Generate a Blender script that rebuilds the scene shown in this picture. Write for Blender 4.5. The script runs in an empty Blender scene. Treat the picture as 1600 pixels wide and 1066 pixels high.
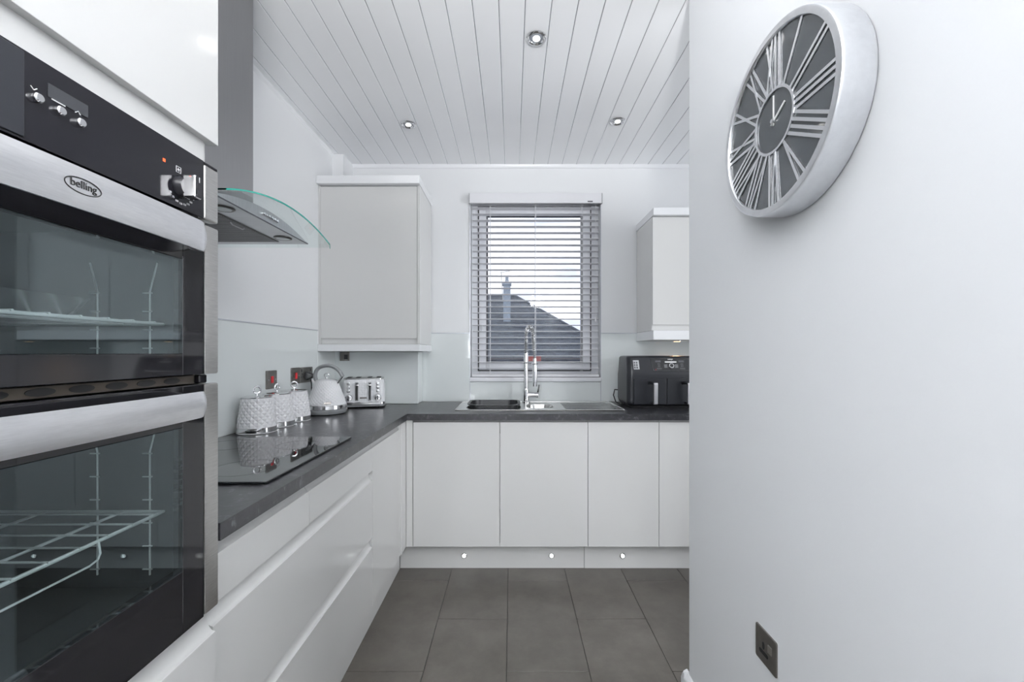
import bpy, bmesh, math, random
from mathutils import Vector, Matrix
random.seed(7)
PI = math.pi
scene = bpy.context.scene
COL = scene.collection

# ------------------------------------------------------------------ camera
CAMZ = 1.254
cam_d = bpy.data.cameras.new('camera')
cam_d.sensor_width = 36.0
cam_d.lens = 36.0 * 661.0 / 1600.0
cam_d.shift_y = (551.0 - 533.0) / 1600.0
cam_d.clip_start = 0.02
cam_d.clip_end = 500
cam = bpy.data.objects.new('camera', cam_d)
cam.location = (0, 0, CAMZ)
cam.rotation_euler = (PI / 2, 0, 0)
COL.objects.link(cam)
scene.camera = cam

# ------------------------------------------------------------------ view / exposure
vs = scene.view_settings
vs.view_transform = 'Standard'
vs.look = 'None'
vs.gamma = 1.0
vs.use_curve_mapping = False
vs.exposure = -0.04
scene.cycles.max_bounces = 10
scene.cycles.transparent_max_bounces = 24
scene.cycles.caustics_reflective = False
scene.cycles.caustics_refractive = False
scene.cycles.sample_clamp_indirect = 6.0

# ------------------------------------------------------------------ sky
w = bpy.data.worlds.new('sky'); scene.world = w
w.use_nodes = True
nt = w.node_tree; nt.nodes.clear()
n_out = nt.nodes.new('ShaderNodeOutputWorld')
n_bg = nt.nodes.new('ShaderNodeBackground')
n_tc = nt.nodes.new('ShaderNodeTexCoord')
n_map = nt.nodes.new('ShaderNodeMapping'); n_map.inputs['Scale'].default_value = (5, 5, 13)
n_no = nt.nodes.new('ShaderNodeTexNoise'); n_no.inputs['Scale'].default_value = 1.3; n_no.inputs['Detail'].default_value = 6
n_cr = nt.nodes.new('ShaderNodeValToRGB')
n_cr.color_ramp.elements[0].position = 0.38; n_cr.color_ramp.elements[0].color = (0.70, 0.75, 0.86, 1)
n_cr.color_ramp.elements[1].position = 0.56; n_cr.color_ramp.elements[1].color = (1.0, 1.0, 1.0, 1)
n_bg.inputs['Strength'].default_value = 1.45
nt.links.new(n_tc.outputs['Generated'], n_map.inputs['Vector'])
nt.links.new(n_map.outputs['Vector'], n_no.inputs['Vector'])
nt.links.new(n_no.outputs['Fac'], n_cr.inputs['Fac'])
nt.links.new(n_cr.outputs['Color'], n_bg.inputs['Color'])
nt.links.new(n_bg.outputs['Background'], n_out.inputs['Surface'])

# ------------------------------------------------------------------ fill lights added out of view, set at made-up windows
def area(name, loc, rot, sx, sy, power, color):
    d = bpy.data.lights.new(name, 'AREA'); d.shape = 'RECTANGLE'; d.size = sx; d.size_y = sy
    d.energy = power; d.color = color
    o = bpy.data.objects.new(name, d); o.location = loc; o.rotation_euler = rot; COL.objects.link(o); return o
area('fill_rear_window', (-0.84, -2.97, 1.70), (PI / 2, 0, 0), .5, 1.2, 26, (0.93, 0.97, 1.0))
area('fill_side_window', (2.72, 1.0, 1.55), (0, PI / 2, 0), 1.4, 1.6, 46, (0.96, 0.98, 1.0))
SPOT_W = 1.2
UP_W = 170.0  # power of the added ceiling-bounce fill

# ================================================================== helpers
MATS = {}
def mat(name, color=(.8, .8, .8), rough=.5, metal=0., spec=.5, noise=None, bump=None, coat=0., emit=None, ior=None, aniso=None):
    """noise=(scale, amount, stretch xyz) colour mottling; bump=(scale, strength)"""
    m = bpy.data.materials.new(name); m.use_nodes = True
    t = m.node_tree; b = t.nodes['Principled BSDF']
    b.inputs['Base Color'].default_value = (*color, 1)
    b.inputs['Roughness'].default_value = rough
    b.inputs['Metallic'].default_value = metal
    b.inputs['Specular IOR Level'].default_value = spec
    b.inputs['Coat Weight'].default_value = coat
    b.inputs['Coat Roughness'].default_value = .06
    if ior: b.inputs['IOR'].default_value = ior
    tc = t.nodes.new('ShaderNodeTexCoord')
    if noise:
        sc, amt, st = noise
        mp = t.nodes.new('ShaderNodeMapping'); mp.inputs['Scale'].default_value = st
        nz = t.nodes.new('ShaderNodeTexNoise'); nz.inputs['Scale'].default_value = sc; nz.inputs['Detail'].default_value = 6
        nz.inputs['Roughness'].default_value = .62
        rp = t.nodes.new('ShaderNodeValToRGB')
        lo = tuple(max(0, c * (1 - amt)) for c in color); hi = tuple(min(1, c * (1 + amt)) for c in color)
        rp.color_ramp.elements[0].position = .32; rp.color_ramp.elements[0].color = (*lo, 1)
        rp.color_ramp.elements[1].position = .68; rp.color_ramp.elements[1].color = (*hi, 1)
        t.links.new(tc.outputs['Object'], mp.inputs['Vector']); t.links.new(mp.outputs['Vector'], nz.inputs['Vector'])
        t.links.new(nz.outputs['Fac'], rp.inputs['Fac']); t.links.new(rp.outputs['Color'], b.inputs['Base Color'])
    if bump:
        nb = t.nodes.new('ShaderNodeTexNoise'); nb.inputs['Scale'].default_value = bump[0]; nb.inputs['Detail'].default_value = 3
        bp = t.nodes.new('ShaderNodeBump'); bp.inputs['Strength'].default_value = bump[1]; bp.inputs['Distance'].default_value = .002
        t.links.new(tc.outputs['Object'], nb.inputs['Vector']); t.links.new(nb.outputs['Fac'], bp.inputs['Height'])
        t.links.new(bp.outputs['Normal'], b.inputs['Normal'])
    if emit:
        b.inputs['Emission Color'].default_value = (*emit[0], 1); b.inputs['Emission Strength'].default_value = emit[1]
    MATS[name] = m
    return m

def thin_glass(name, tint, ior, gloss_rough=.0, refl_tint=(1, 1, 1)):
    m = bpy.data.materials.new(name); m.use_nodes = True; t = m.node_tree; t.nodes.clear()
    o = t.nodes.new('ShaderNodeOutputMaterial'); mx = t.nodes.new('ShaderNodeMixShader'); fr = t.nodes.new('ShaderNodeFresnel')
    tr = t.nodes.new('ShaderNodeBsdfTransparent'); gl = t.nodes.new('ShaderNodeBsdfGlossy')
    ge = t.nodes.new('ShaderNodeNewGeometry'); mr = t.nodes.new('ShaderNodeMapRange')      # same reflectance from both sides of the sheet
    mr.inputs['To Min'].default_value = ior; mr.inputs['To Max'].default_value = 1.0 / ior
    t.links.new(ge.outputs['Backfacing'], mr.inputs['Value']); t.links.new(mr.outputs[0], fr.inputs['IOR'])
    tr.inputs['Color'].default_value = (*tint, 1)
    gl.inputs['Roughness'].default_value = gloss_rough; gl.inputs['Color'].default_value = (*refl_tint, 1)
    t.links.new(fr.outputs[0], mx.inputs[0]); t.links.new(tr.outputs[0], mx.inputs[1]); t.links.new(gl.outputs[0], mx.inputs[2])
    t.links.new(mx.outputs[0], o.inputs['Surface'])
    MATS[name] = m; return m

mat('paint', (.80, .815, .835), .55, bump=(55, .10), spec=.3)
mat('wall_panel', (.82, .83, .845), .28, spec=.5, bump=(6, .05))
mat('cabinet', (.68, .68, .672), .10, spec=.5, bump=(5, .012))
mat('cabinet_carcass', (.76, .765, .765), .3)
mat('ceiling_pvc', (.90, .91, .93), .13, spec=.5)
mat('cornice_white', (.84, .85, .87), .25)
mat('splash', (.79, .83, .83), .05, spec=.6)
mat('trim_metal', (.55, .57, .62), .3, metal=.6)
mat('chrome', (.78, .78, .79), .09, metal=1)
mat('chrome_strip', (.50, .51, .52), .22, metal=1)
mat('steel', (.56, .55, .535), .30, metal=1, noise=(30, .10, (1, 1, 14)))
mat('steel_handle', (.80, .80, .82), .36, metal=1, noise=(40, .05, (10, 1, 10)))
mat('steel_sink', (.60, .60, .59), .24, metal=1)
mat('hood_steel', (.36, .36, .365), .34, metal=1, noise=(20, .03, (12, 12, .3)))
mat('hood_body', (.52, .53, .54), .34, metal=1, noise=(20, .08, (1, 12, 1)))
mat('mesh_filter', (.20, .20, .19), .5, metal=.8)
mat('black_glass', (.010, .010, .012), .05, spec=.55)
mat('black_panel', (.010, .010, .013), .10, spec=.35)
mat('hob_glass', (.012, .014, .016), .03, spec=.9, ior=1.75)
mat('oven_enamel', (.045, .048, .052), .35)
mat('black_plastic', (.018, .019, .022), .38)
mat('black_rubber', (.012, .012, .013), .6)
mat('fryer_body', (.014, .0155, .020), .36)
mat('fryer_panel', (.015, .016, .018), .18)
mat('grey_plastic', (.24, .25, .26), .35)
mat('grey_mark', (.45, .46, .47), .5)
mat('white_mark', (.85, .85, .85), .5)
mat('dark_mark', (.09, .09, .10), .5)
mat('nickel', (.20, .19, .18), .34, metal=.85, noise=(40, .12, (1, 1, 1)))
mat('switch_metal', (.42, .40, .38), .3, metal=.9)
mat('red', (.62, .02, .03), .3)
mat('red_led', (.8, .08, .02), .3, emit=((1, .12, .03), 1.2))
mat('ceramic', (.80, .80, .82), .22, spec=.5)
mat('blind_white', (.80, .80, .83), .4)
mat('upvc', (.80, .81, .85), .3)
mat('gasket', (.07, .07, .08), .6)
mat('roof_slate', (.085, .10, .125), .7, noise=(3, .35, (1, 1, 3)))
mat('render_wall', (.15, .17, .23), .8, noise=(1.5, .45, (1, 1, 1)))
mat('chimney_brick', (.26, .31, .38), .8, noise=(6, .2, (1, 1, 4)))
mat('red_brick', (.36, .10, .09), .8, noise=(5, .2, (1, 1, 4)))
mat('ground_grey', (.20, .22, .25), .9, noise=(.5, .2, (1, 1, 1)))
mat('bulb', (1, 1, 1), .4, emit=((1, .98, .95), 4))
mat('bulb_warm', (1, .8, .6), .4, emit=((1, .62, .34), 5))
mat('led_white', (1, 1, 1), .4, emit=((.93, 1, .97), 2))
mat('reflector', (.55, .57, .58), .15, metal=1)
mat('brushed_rim', (.72, .73, .75), .30, metal=1, noise=(30, .05, (1, 1, 1)))
mat('clock_face', (.055, .062, .068), .04, spec=.8)
mat('clock_metal', (.80, .81, .83), .28, metal=1)
mat('rack_wire', (.92, .91, .88), .3, metal=.2)
mat('opal', (.9, .9, .9), .3, emit=((1, .985, .965), 25))
mat('lamp_glass', (.62, .66, .66), .12)
mat('vent_metal', (.10, .085, .07), .5, metal=.6)
mat('display_off', (.035, .037, .042), .25)
mat('grout', (.045, .045, .043), .8)
thin_glass('window_glass', (.97, .98, 1.0), 1.35)
thin_glass('oven_glass', (.86, .91, .92), 1.65, refl_tint=(.86, .96, 1.0))
thin_glass('canopy_glass', (.90, .955, .945), 1.40)
mat('glass_edge', (.03, .36, .29), .1, spec=.6)

# dark stone worktop: mottled flecks
def worktop_mat():
    m = bpy.data.materials.new('worktop'); m.use_nodes = True; t = m.node_tree; b = t.nodes['Principled BSDF']
    tc = t.nodes.new('ShaderNodeTexCoord')
    a = t.nodes.new('ShaderNodeTexNoise'); a.inputs['Scale'].default_value = 30; a.inputs['Detail'].default_value = 5; a.inputs['Roughness'].default_value = .7; a.inputs['Distortion'].default_value = .6
    r = t.nodes.new('ShaderNodeValToRGB')
    e = r.color_ramp.elements; e[0].position = .42; e[0].color = (.016, .0165, .020, 1); e[1].position = .74; e[1].color = (.19, .195, .21, 1)
    x = e.new(.58); x.color = (.033, .033, .038, 1)
    t.links.new(tc.outputs['Object'], a.inputs['Vector']); t.links.new(a.outputs['Fac'], r.inputs['Fac']); t.links.new(r.outputs['Color'], b.inputs['Base Color'])
    b.inputs['Roughness'].default_value = .30; b.inputs['Specular IOR Level'].default_value = .75
    bp = t.nodes.new('ShaderNodeBump'); bp.inputs['Strength'].default_value = .12; bp.inputs['Distance'].default_value = .001
    t.links.new(a.outputs['Fac'], bp.inputs['Height']); t.links.new(bp.outputs['Normal'], b.inputs['Normal'])
    MATS['worktop'] = m
worktop_mat()

def tile_mat():
    m = bpy.data.materials.new('floor_tile'); m.use_nodes = True; t = m.node_tree; b = t.nodes['Principled BSDF']
    g = t.nodes.new('ShaderNodeNewGeometry'); oi = t.nodes.new('ShaderNodeObjectInfo')
    a = t.nodes.new('ShaderNodeTexNoise'); a.inputs['Scale'].default_value = 5; a.inputs['Detail'].default_value = 8; a.inputs['Roughness'].default_value = .68
    r = t.nodes.new('ShaderNodeValToRGB'); e = r.color_ramp.elements
    e[0].position = .3; e[0].color = (.066, .059, .051, 1); e[1].position = .72; e[1].color = (.122, .112, .099, 1)
    mx = t.nodes.new('ShaderNodeMix'); mx.data_type = 'RGBA'; mx.blend_type = 'MULTIPLY'; mx.inputs[0].default_value = 1
    mr = t.nodes.new('ShaderNodeMapRange'); mr.inputs['To Min'].default_value = .90; mr.inputs['To Max'].default_value = 1.08
    t.links.new(g.outputs['Position'], a.inputs['Vector']); t.links.new(a.outputs['Fac'], r.inputs['Fac'])
    t.links.new(oi.outputs['Random'], mr.inputs['Value']); t.links.new(r.outputs['Color'], mx.inputs[6]); t.links.new(mr.outputs[0], mx.inputs[7])
    t.links.new(mx.outputs[2], b.inputs['Base Color'])
    b.inputs['Roughness'].default_value = .36; b.inputs['Specular IOR Level'].default_value = .5
    bp = t.nodes.new('ShaderNodeBump'); bp.inputs['Strength'].default_value = .10; bp.inputs['Distance'].default_value = .002
    t.links.new(a.outputs['Fac'], bp.inputs['Height']); t.links.new(bp.outputs['Normal'], b.inputs['Normal'])
    MATS['floor_tile'] = m
tile_mat()

def quilt_mat():   # embossed ceramic / plastic for the toaster shell
    m = bpy.data.materials.new('quilted_white'); m.use_nodes = True; t = m.node_tree; b = t.nodes['Principled BSDF']
    b.inputs['Base Color'].default_value = (.78, .79, .81, 1); b.inputs['Roughness'].default_value = .2
    tc = t.nodes.new('ShaderNodeTexCoord'); v = t.nodes.new('ShaderNodeTexVoronoi'); v.inputs['Scale'].default_value = 75; v.inputs['Randomness'].default_value = .35
    bp = t.nodes.new('ShaderNodeBump'); bp.inputs['Strength'].default_value = .55; bp.inputs['Distance'].default_value = .003
    t.links.new(tc.outputs['Object'], v.inputs['Vector']); t.links.new(v.outputs['Distance'], bp.inputs['Height']); t.links.new(bp.outputs['Normal'], b.inputs['Normal'])
    MATS['quilted_white'] = m
quilt_mat()

def worigin(o):
    p = Vector((0, 0, 0))
    while o is not None:
        p += o.location; o = o.parent
    return p

class G:
    """collects shapes in a bmesh; obj() links them as ONE mesh object"""
    def __init__(s): s.bm = bmesh.new()
    def _xf(s, vs, M):
        if M is not None: bmesh.ops.transform(s.bm, matrix=M, verts=vs)
    def box(s, x0, x1, y0, y1, z0, z1, bev=0., seg=2, M=None):
        n0 = len(s.bm.verts)
        tmp = bmesh.new()
        bmesh.ops.create_cube(tmp, size=1.0)
        for v in tmp.verts:
            v.co = Vector(((x0 + x1) / 2 + v.co.x * (x1 - x0), (y0 + y1) / 2 + v.co.y * (y1 - y0), (z0 + z1) / 2 + v.co.z * (z1 - z0)))
        if bev > 0:
            bmesh.ops.bevel(tmp, geom=tmp.edges[:], offset=bev, segments=seg, profile=.5, affect='EDGES')
        s.merge(tmp, M); return s
    def merge(s, tmp, M=None):
        if M is not None: bmesh.ops.transform(tmp, matrix=M, verts=tmp.verts)
        mp = {}
        for v in tmp.verts: mp[v] = s.bm.verts.new(v.co)
        for f in tmp.faces:
            try: s.bm.faces.new([mp[v] for v in f.verts])
            except ValueError: pass
        tmp.free()
    def rings(s, rings, closed=True, cap0=True, cap1=True, loop=False):
        """loft list of rings (each list of points)"""
        R = [[s.bm.verts.new(p) for p in r] for r in rings]
        n = len(R[0])
        pairs = list(zip(R[:-1], R[1:]))
        if loop: pairs.append((R[-1], R[0]))
        for a, b in pairs:
            for i in range(n if closed else n - 1):
                j = (i + 1) % n
                try: s.bm.faces.new((a[i], a[j], b[j], b[i]))
                except ValueError: pass
        if cap0 and not loop: s.bm.faces.new(list(reversed(R[0])))
        if cap1 and not loop: s.bm.faces.new(R[-1])
        return s
    def lathe(s, prof, c=(0, 0, 0), seg=32, M=None, cap0=True, cap1=True):
        """prof: list of (r, z) about the z axis, bottom to top"""
        rr = []
        for r, z in prof:
            ring = [Vector((r * math.cos(2 * PI * i / seg), r * math.sin(2 * PI * i / seg), z)) for i in range(seg)]
            if M is not None: ring = [M @ p for p in ring]
            rr.append([p + Vector(c) for p in ring])
        return s.rings(rr, True, cap0, cap1)
    def cyl(s, p0, p1, r0, r1=None, seg=16):
        r1 = r0 if r1 is None else r1
        p0 = Vector(p0); p1 = Vector(p1); d = p1 - p0
        q = d.to_track_quat('Z', 'Y').to_matrix().to_4x4(); q.translation = p0
        L = d.length
        return s.lathe([(r0, 0), (r1, L)], M=q, seg=seg)
    def tube(s, pts, r, seg=8, loop=False):
        pts = [Vector(p) for p in pts]; n = len(pts); rr = []
        up = None
        for i, p in enumerate(pts):
            a = pts[(i - 1) % n] if (loop or i > 0) else p
            b = pts[(i + 1) % n] if (loop or i < n - 1) else p
            t = (b - a).normalized()
            if up is None:
                up = t.orthogonal().normalized()
            up = (up - t * up.dot(t))
            if up.length < 1e-6: up = t.orthogonal()
            up.normalize(); sd = t.cross(up)
            rad = r[i] if isinstance(r, (list, tuple)) else r
            rr.append([p + (up * math.cos(2 * PI * k / seg) + sd * math.sin(2 * PI * k / seg)) * rad for k in range(seg)])
        return s.rings(rr, True, True, True, loop)
    def torus(s, c, R, r, axis='Z', seg=28, rs=8):
        pts = []
        for i in range(seg):
            a = 2 * PI * i / seg; u, v = R * math.cos(a), R * math.sin(a)
            pts.append(Vector(c) + {'Z': Vector((u, v, 0)), 'Y': Vector((u, 0, v)), 'X': Vector((0, u, v))}[axis])
        return s.tube(pts, r, rs, True)
    def prism(s, prof, axis, a0, a1):
        """prof: closed 2-D outline; axis 'X': (y,z), 'Y': (x,z), 'Z': (x,y)"""
        def P(u, v, a): return {'X': (a, u, v), 'Y': (u, a, v), 'Z': (u, v, a)}[axis]
        return s.rings([[P(u, v, a0) for u, v in prof], [P(u, v, a1) for u, v in prof]])
    def obj(s, name, material, parent=None, smooth=True, local=False, origin=None, angle=35, kind=None, label=None):
        bm = s.bm
        bmesh.ops.recalc_face_normals(bm, faces=bm.faces[:])
        off = Vector((0, 0, 0))
        if parent is not None and not local: off = worigin(parent)
        if parent is None and origin is None and not local:
            lo = Vector([min(v.co[i] for v in bm.verts) for i in range(3)]); hi = Vector([max(v.co[i] for v in bm.verts) for i in range(3)])
            origin = Vector(((lo.x + hi.x) / 2, (lo.y + hi.y) / 2, lo.z))
        if origin is not None:
            for v in bm.verts: v.co -= Vector(origin)
        else:
            for v in bm.verts: v.co -= off
        me = bpy.data.meshes.new(name); bm.to_mesh(me); bm.free()
        me.materials.append(MATS[material])
        if smooth:
            for p in me.polygons: p.use_smooth = True
            me.set_sharp_from_angle(angle=math.radians(angle))
        o = bpy.data.objects.new(name, me)
        if smooth:
            wn = o.modifiers.new('weighted_normals', 'WEIGHTED_NORMAL'); wn.mode = 'FACE_AREA'; wn.keep_sharp = True; wn.weight = 50
        if origin is not None:
            o.location = Vector(origin) - (worigin(parent) if parent is not None else Vector((0, 0, 0)))
        COL.objects.link(o); o.parent = parent
        if kind: o['kind'] = kind
        if label: o['label'] = label
        return o

def thing(name, label, cat, loc, rotz=0, group=None):
    o = bpy.data.objects.new(name, None); o.empty_display_size = .05; COL.objects.link(o)
    o.location = loc; o.rotation_euler = (0, 0, rotz); o['label'] = label; o['category'] = cat
    if group: o['group'] = group
    return o
def tag(o, label, cat, group=None):
    o['label'] = label; o['category'] = cat
    if group: o['group'] = group
    return o
def struct(o, label=None):
    o['kind'] = 'structure'
    if label: o['label'] = label
    return o
def inst(src, name, parent, loc, rot=None):
    o = bpy.data.objects.new(name, src.data); COL.objects.link(o); o.parent = parent
    o.location = Vector(loc) - worigin(parent) if parent is not None else loc
    if rot: o.rotation_euler = rot
    return o
def rrect(x0, x1, y0, y1, r, z, n=6):
    pts = []
    for cx, cy, a0 in ((x1 - r, y1 - r, 0), (x0 + r, y1 - r, 90), (x0 + r, y0 + r, 180), (x1 - r, y0 + r, 270)):
        for i in range(n + 1):
            a = math.radians(a0 + 90 * i / n); pts.append(Vector((cx + r * math.cos(a), cy + r * math.sin(a), z)))
    return pts
def text(name, body, size, material, parent, M, depth=.0006, bold=0.0, sx=1.0):
    c = bpy.data.curves.new(name, 'FONT'); c.body = body; c.size = size; c.align_x = 'CENTER'; c.align_y = 'CENTER'
    c.extrude = depth; c.offset = bold
    o = bpy.data.objects.new(name, c); COL.objects.link(o)
    dg = bpy.context.evaluated_depsgraph_get()
    me = bpy.data.meshes.new_from_object(o.evaluated_get(dg))
    bpy.data.objects.remove(o); bpy.data.curves.remove(c)
    me.transform(M @ Matrix.Diagonal((sx, 1, 1, 1)))
    me.transform(Matrix.Translation(-worigin(parent)))
    me.materials.clear(); me.materials.append(MATS[material])
    o = bpy.data.objects.new(name, me); COL.objects.link(o); o.parent = parent
    return o
def frame(u, v, w, p):
    M = Matrix.Identity(4)
    for i, a in enumerate((u, v, w)):
        for k in range(3): M[k][i] = a[k]
    for k in range(3): M[k][3] = p[k]
    return M
FX = ((0, 1, 0), (0, 0, 1), (1, 0, 0))      # faces +X
FNX = ((0, -1, 0), (0, 0, 1), (-1, 0, 0))   # faces -X
FNY = ((1, 0, 0), (0, 0, 1), (0, -1, 0))    # faces -Y (towards the camera)

# ================================================================== setting
XL, XR, YB, ZC = -1.19, .651, 2.97, 2.57     # left wall, partition face, back wall, ceiling
YP = 1.562                                    # far end of the partition
XE = 2.75                                     # right wall of the kitchen
YR = -3.0                                     # rear wall
WT, WB = .91, .874                            # worktop top / bottom
WX0, WX1, WZ0, WZ1 = -.292, .620, 1.061, 2.359   # window opening

# --- floor of tiles
f = struct(G().box(XL - .1, XE + .1, YR - .1, YB + .1, -.06, -.004).obj('floor', 'grout', origin=(0, 0, 0), smooth=False))
TW, TL = .326, .660
tile0 = None
for ci in range(-4, 9):
    x0 = -.022 + ci * TW
    yo = 1.9925 if ci % 2 else 1.663
    for rj in range(-8, 3):
        y0 = yo + rj * TL
        if y0 > YB - .3 or y0 + TL < YR + .2 or x0 > XE - .1 or x0 + TW < XL + .1: continue
        if tile0 is None:
            tile0 = G().box(-TW / 2 + .0012, TW / 2 - .0012, -TL / 2 + .0012, TL / 2 - .0012, -.004, 0, .0008, 1).obj('floor_tile', 'floor_tile', f, local=True)
            tile0.location = (x0 + TW / 2, y0 + TL / 2, 0)
        else:
            inst(tile0, 'floor_tile', f, (x0 + TW / 2, y0 + TL / 2, 0))

# --- walls
struct(G().box(XL - .15, XL, YR, YB, 0, ZC + .05).obj('wall_left', 'wall_panel', origin=(0, 0, 0), smooth=False))
wl = bpy.data.objects['wall_left']
g = G()
g.box(XL - .15, WX0, YB, YB + .25, 0, ZC + .05); g.box(WX1, XE + .15, YB, YB + .25, 0, ZC + .05)
g.box(WX0, WX1, YB, YB + .25, 0, WZ0); g.box(WX0, WX1, YB, YB + .25, WZ1, ZC + .05)
wb = struct(g.obj('wall_back', 'wall_panel', origin=(0, 0, 0), smooth=False))
struct(G().box(XR, XR + .12, YR + .0, YP, 0, ZC - .001, .010, 3).obj('wall_right', 'paint', origin=(0, 0, 0)))
g = G(); g.box(XE, XE + .15, YR, .15, 0, ZC + .05); g.box(XE, XE + .15, 1.85, YB, 0, ZC + .05); g.box(XE, XE + .15, .15, 1.85, 0, .7); g.box(XE, XE + .15, .15, 1.85, 2.4, ZC + .05)
struct(g.obj('wall_far_right', 'paint', origin=(0, 0, 0), smooth=False))
g = G(); g.box(XL - .15, -1.13, YR - .15, YR, 0, ZC + .05); g.box(-.55, XE + .15, YR - .15, YR, 0, ZC + .05); g.box(-1.13, -.55, YR - .15, YR, 2.35, ZC + .05); g.box(-1.13, -.55, YR - .15, YR, 0, 1.05)
struct(g.obj('wall_rear', 'paint', origin=(0, 0, 0), smooth=False))
# skirting on the partition (only its far end shows)
sk = [(.020, 0), (.020, .045), (.014, .058), (.010, .066), (.0, .072), (-.004, .072), (-.004, 0)]
g = G(); g.prism([(XR - u, z) for u, z in sk], 'Y', YR + .01, YP + .018)
g.prism([(YP + u, z) for u, z in sk], 'X', XR - .018, XR + .13)
struct(g.obj('baseboard_right', 'cornice_white', origin=(XR, YP, 0)))

# --- boxed-in pipework in the far left corner and behind the toaster
struct(G().box(XL, -1.116, 2.80, YB, 2.36, ZC - .001).obj('trim_1', 'wall_panel', smooth=False), 'white boxed pipe in the corner above the wall cabinet')
struct(G().box(XL + .001, -.627, 2.83, YB - .001, WT + .001, 1.259, .002, 1).obj('trim_2', 'splash', smooth=False), 'pale boxed panel behind the toaster')

# --- ceiling of glossy boards with chrome strips between
ce = struct(G().box(XL - .1, XE + .1, YR - .1, YB + .2, ZC + .014, ZC + .08).obj('ceiling', 'chrome_strip', origin=(0, 0, ZC), smooth=False))
pan0 = None
LEN = YB - YR - .004
for k in range(-13, 28):
    xa = k * .1 + .05; xb = xa + .1
    a, b = max(xa + .0016, XL), min(xb - .0016, XE)
    if b - a < .01: continue
    yc = (YB + YR) / 2
    if abs((b - a) - .0968) < 1e-6 and pan0 is not None:
        inst(pan0, 'ceiling_panel', ce, ((a + b) / 2, yc, ZC))
    else:
        w2 = (b - a) / 2
        p = G().prism([(-w2, .012), (-w2, .0012), (-w2 + .0012, 0), (w2 - .0012, 0), (w2, .0012), (w2, .012)], 'Y', -LEN / 2, LEN / 2).obj('ceiling_panel', 'ceiling_pvc', ce, local=True, smooth=False)
        p.location = Vector(((a + b) / 2, yc, ZC)) - ce.location
        if abs((b - a) - .0968) < 1e-6: pan0 = p
    if k >= -12:
        G().box(xa - .0015, xa + .0015, YR + .01, YB - .006, ZC + .0020, ZC + .0125).obj('joint_strip', 'chrome_strip', ce, smooth=False)
# cornice bead at the back wall and left wall
struct(G().prism([(YB, ZC), (YB - .016, ZC), (YB - .016, ZC - .006), (YB - .008, ZC - .022), (YB, ZC - .024)], 'X', -1.116, XE).obj('trim_3', 'cornice_white', origin=(0, YB, ZC)), 'white bead where the back wall meets the ceiling')
struct(G().prism([(XL, ZC), (XL + .012, ZC), (XL + .012, ZC - .005), (XL, ZC - .018)], 'Y', YR, 2.80).obj('trim_4', 'cornice_white', origin=(XL, 0, ZC)), 'white bead where the left wall meets the ceiling')

# --- glass splashback panels (parts of the walls)
def panel(x0, x1, y0, y1, z0, z1, par, m='splash'): G().box(x0, x1, y0, y1, z0, z1, .001, 1).obj('splashback_panel', m, par)
ST = 1.387
panel(XL, XL + .006, .852, 2.578, WT + .0005, ST, wl); panel(XL, XL + .006, 2.578, 2.8285, WT + .0005, 1.2595, wl)
panel(-.6265, WX0 - .003, YB - .006, YB, WT + .0005, ST, wb)
panel(WX0 - .001, WX1 + .001, YB - .006, YB, WT + .0005, WZ0 - .012, wb)
panel(WX1 + .003, XE - .01, YB - .006, YB, WT + .0005, ST, wb)
G().box(XL, XL + .008, .852, 2.578, ST, ST + .005).obj('edge_strip', 'trim_metal', wl, smooth=False)
G().box(-.566, WX0 - .003, YB - .008, YB, ST, ST + .005).obj('edge_strip', 'trim_metal', wb, smooth=False)
G().box(WX1 + .003, XE - .01, YB - .008, YB, ST, ST + .005).obj('edge_strip', 'trim_metal', wb, smooth=False)
for x in (WX0 - .002, WX1 + .002):
    G().box(x - .002, x + .002, YB - .0075, YB, WT + .001, WZ1).obj('edge_strip', 'trim_metal', wb, smooth=False)

# --- window
YF = 3.035
win = G()
def ring_frame(g, x0, x1, z0, z1, t, y0, y1, bev=.004):
    g.box(x0, x0 + t, y0, y1, z0, z1, bev); g.box(x1 - t, x1, y0, y1, z0, z1, bev)
    g.box(x0 + t, x1 - t, y0, y1, z0, z0 + t, bev); g.box(x0 + t, x1 - t, y0, y1, z1 - t, z1, bev)
ring_frame(win, WX0 + .001, WX1 - .001, WZ0 + .02, WZ1 - .001, .056, YF, YF + .06)
w1 = struct(win.obj('window_1', 'upvc', origin=(.16, YF, WZ0)), 'white plastic framed kitchen window over the sink')
g = G(); ring_frame(g, -.2450, .568, 1.120, 2.302, .0085, YF - .003, YF + .01, 0); g.obj('gasket', 'gasket', w1, smooth=False)
g = G(); ring_frame(g, -.236, .559, 1.129, 2.293, .052, YF - .012, YF + .045); sash = g.obj('sash', 'upvc', w1)
g = G(); ring_frame(g, -.186, .509, 1.179, 2.243, .0125, YF - .002, YF + .03, 0); g.obj('gasket', 'gasket', sash, smooth=False)
G().box(-.182, .505, YF + .012, YF + .018, 1.184, 2.238).obj('pane', 'window_glass', sash, smooth=False)
g = G(); g.box(-.224, -.204, YF - .026, YF - .012, 1.42, 1.46, .003); g.box(-.218, -.210, YF - .04, YF - .026, 1.40, 1.45, .003); g.obj('window_handle', 'upvc', sash)
struct(G().box(WX0 - .004, WX1 + .004, YB - .018, YF + .06, WZ0 - .011, WZ0 + .019, .004).obj('trim_5', 'upvc'), 'white sill of the kitchen window')
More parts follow.
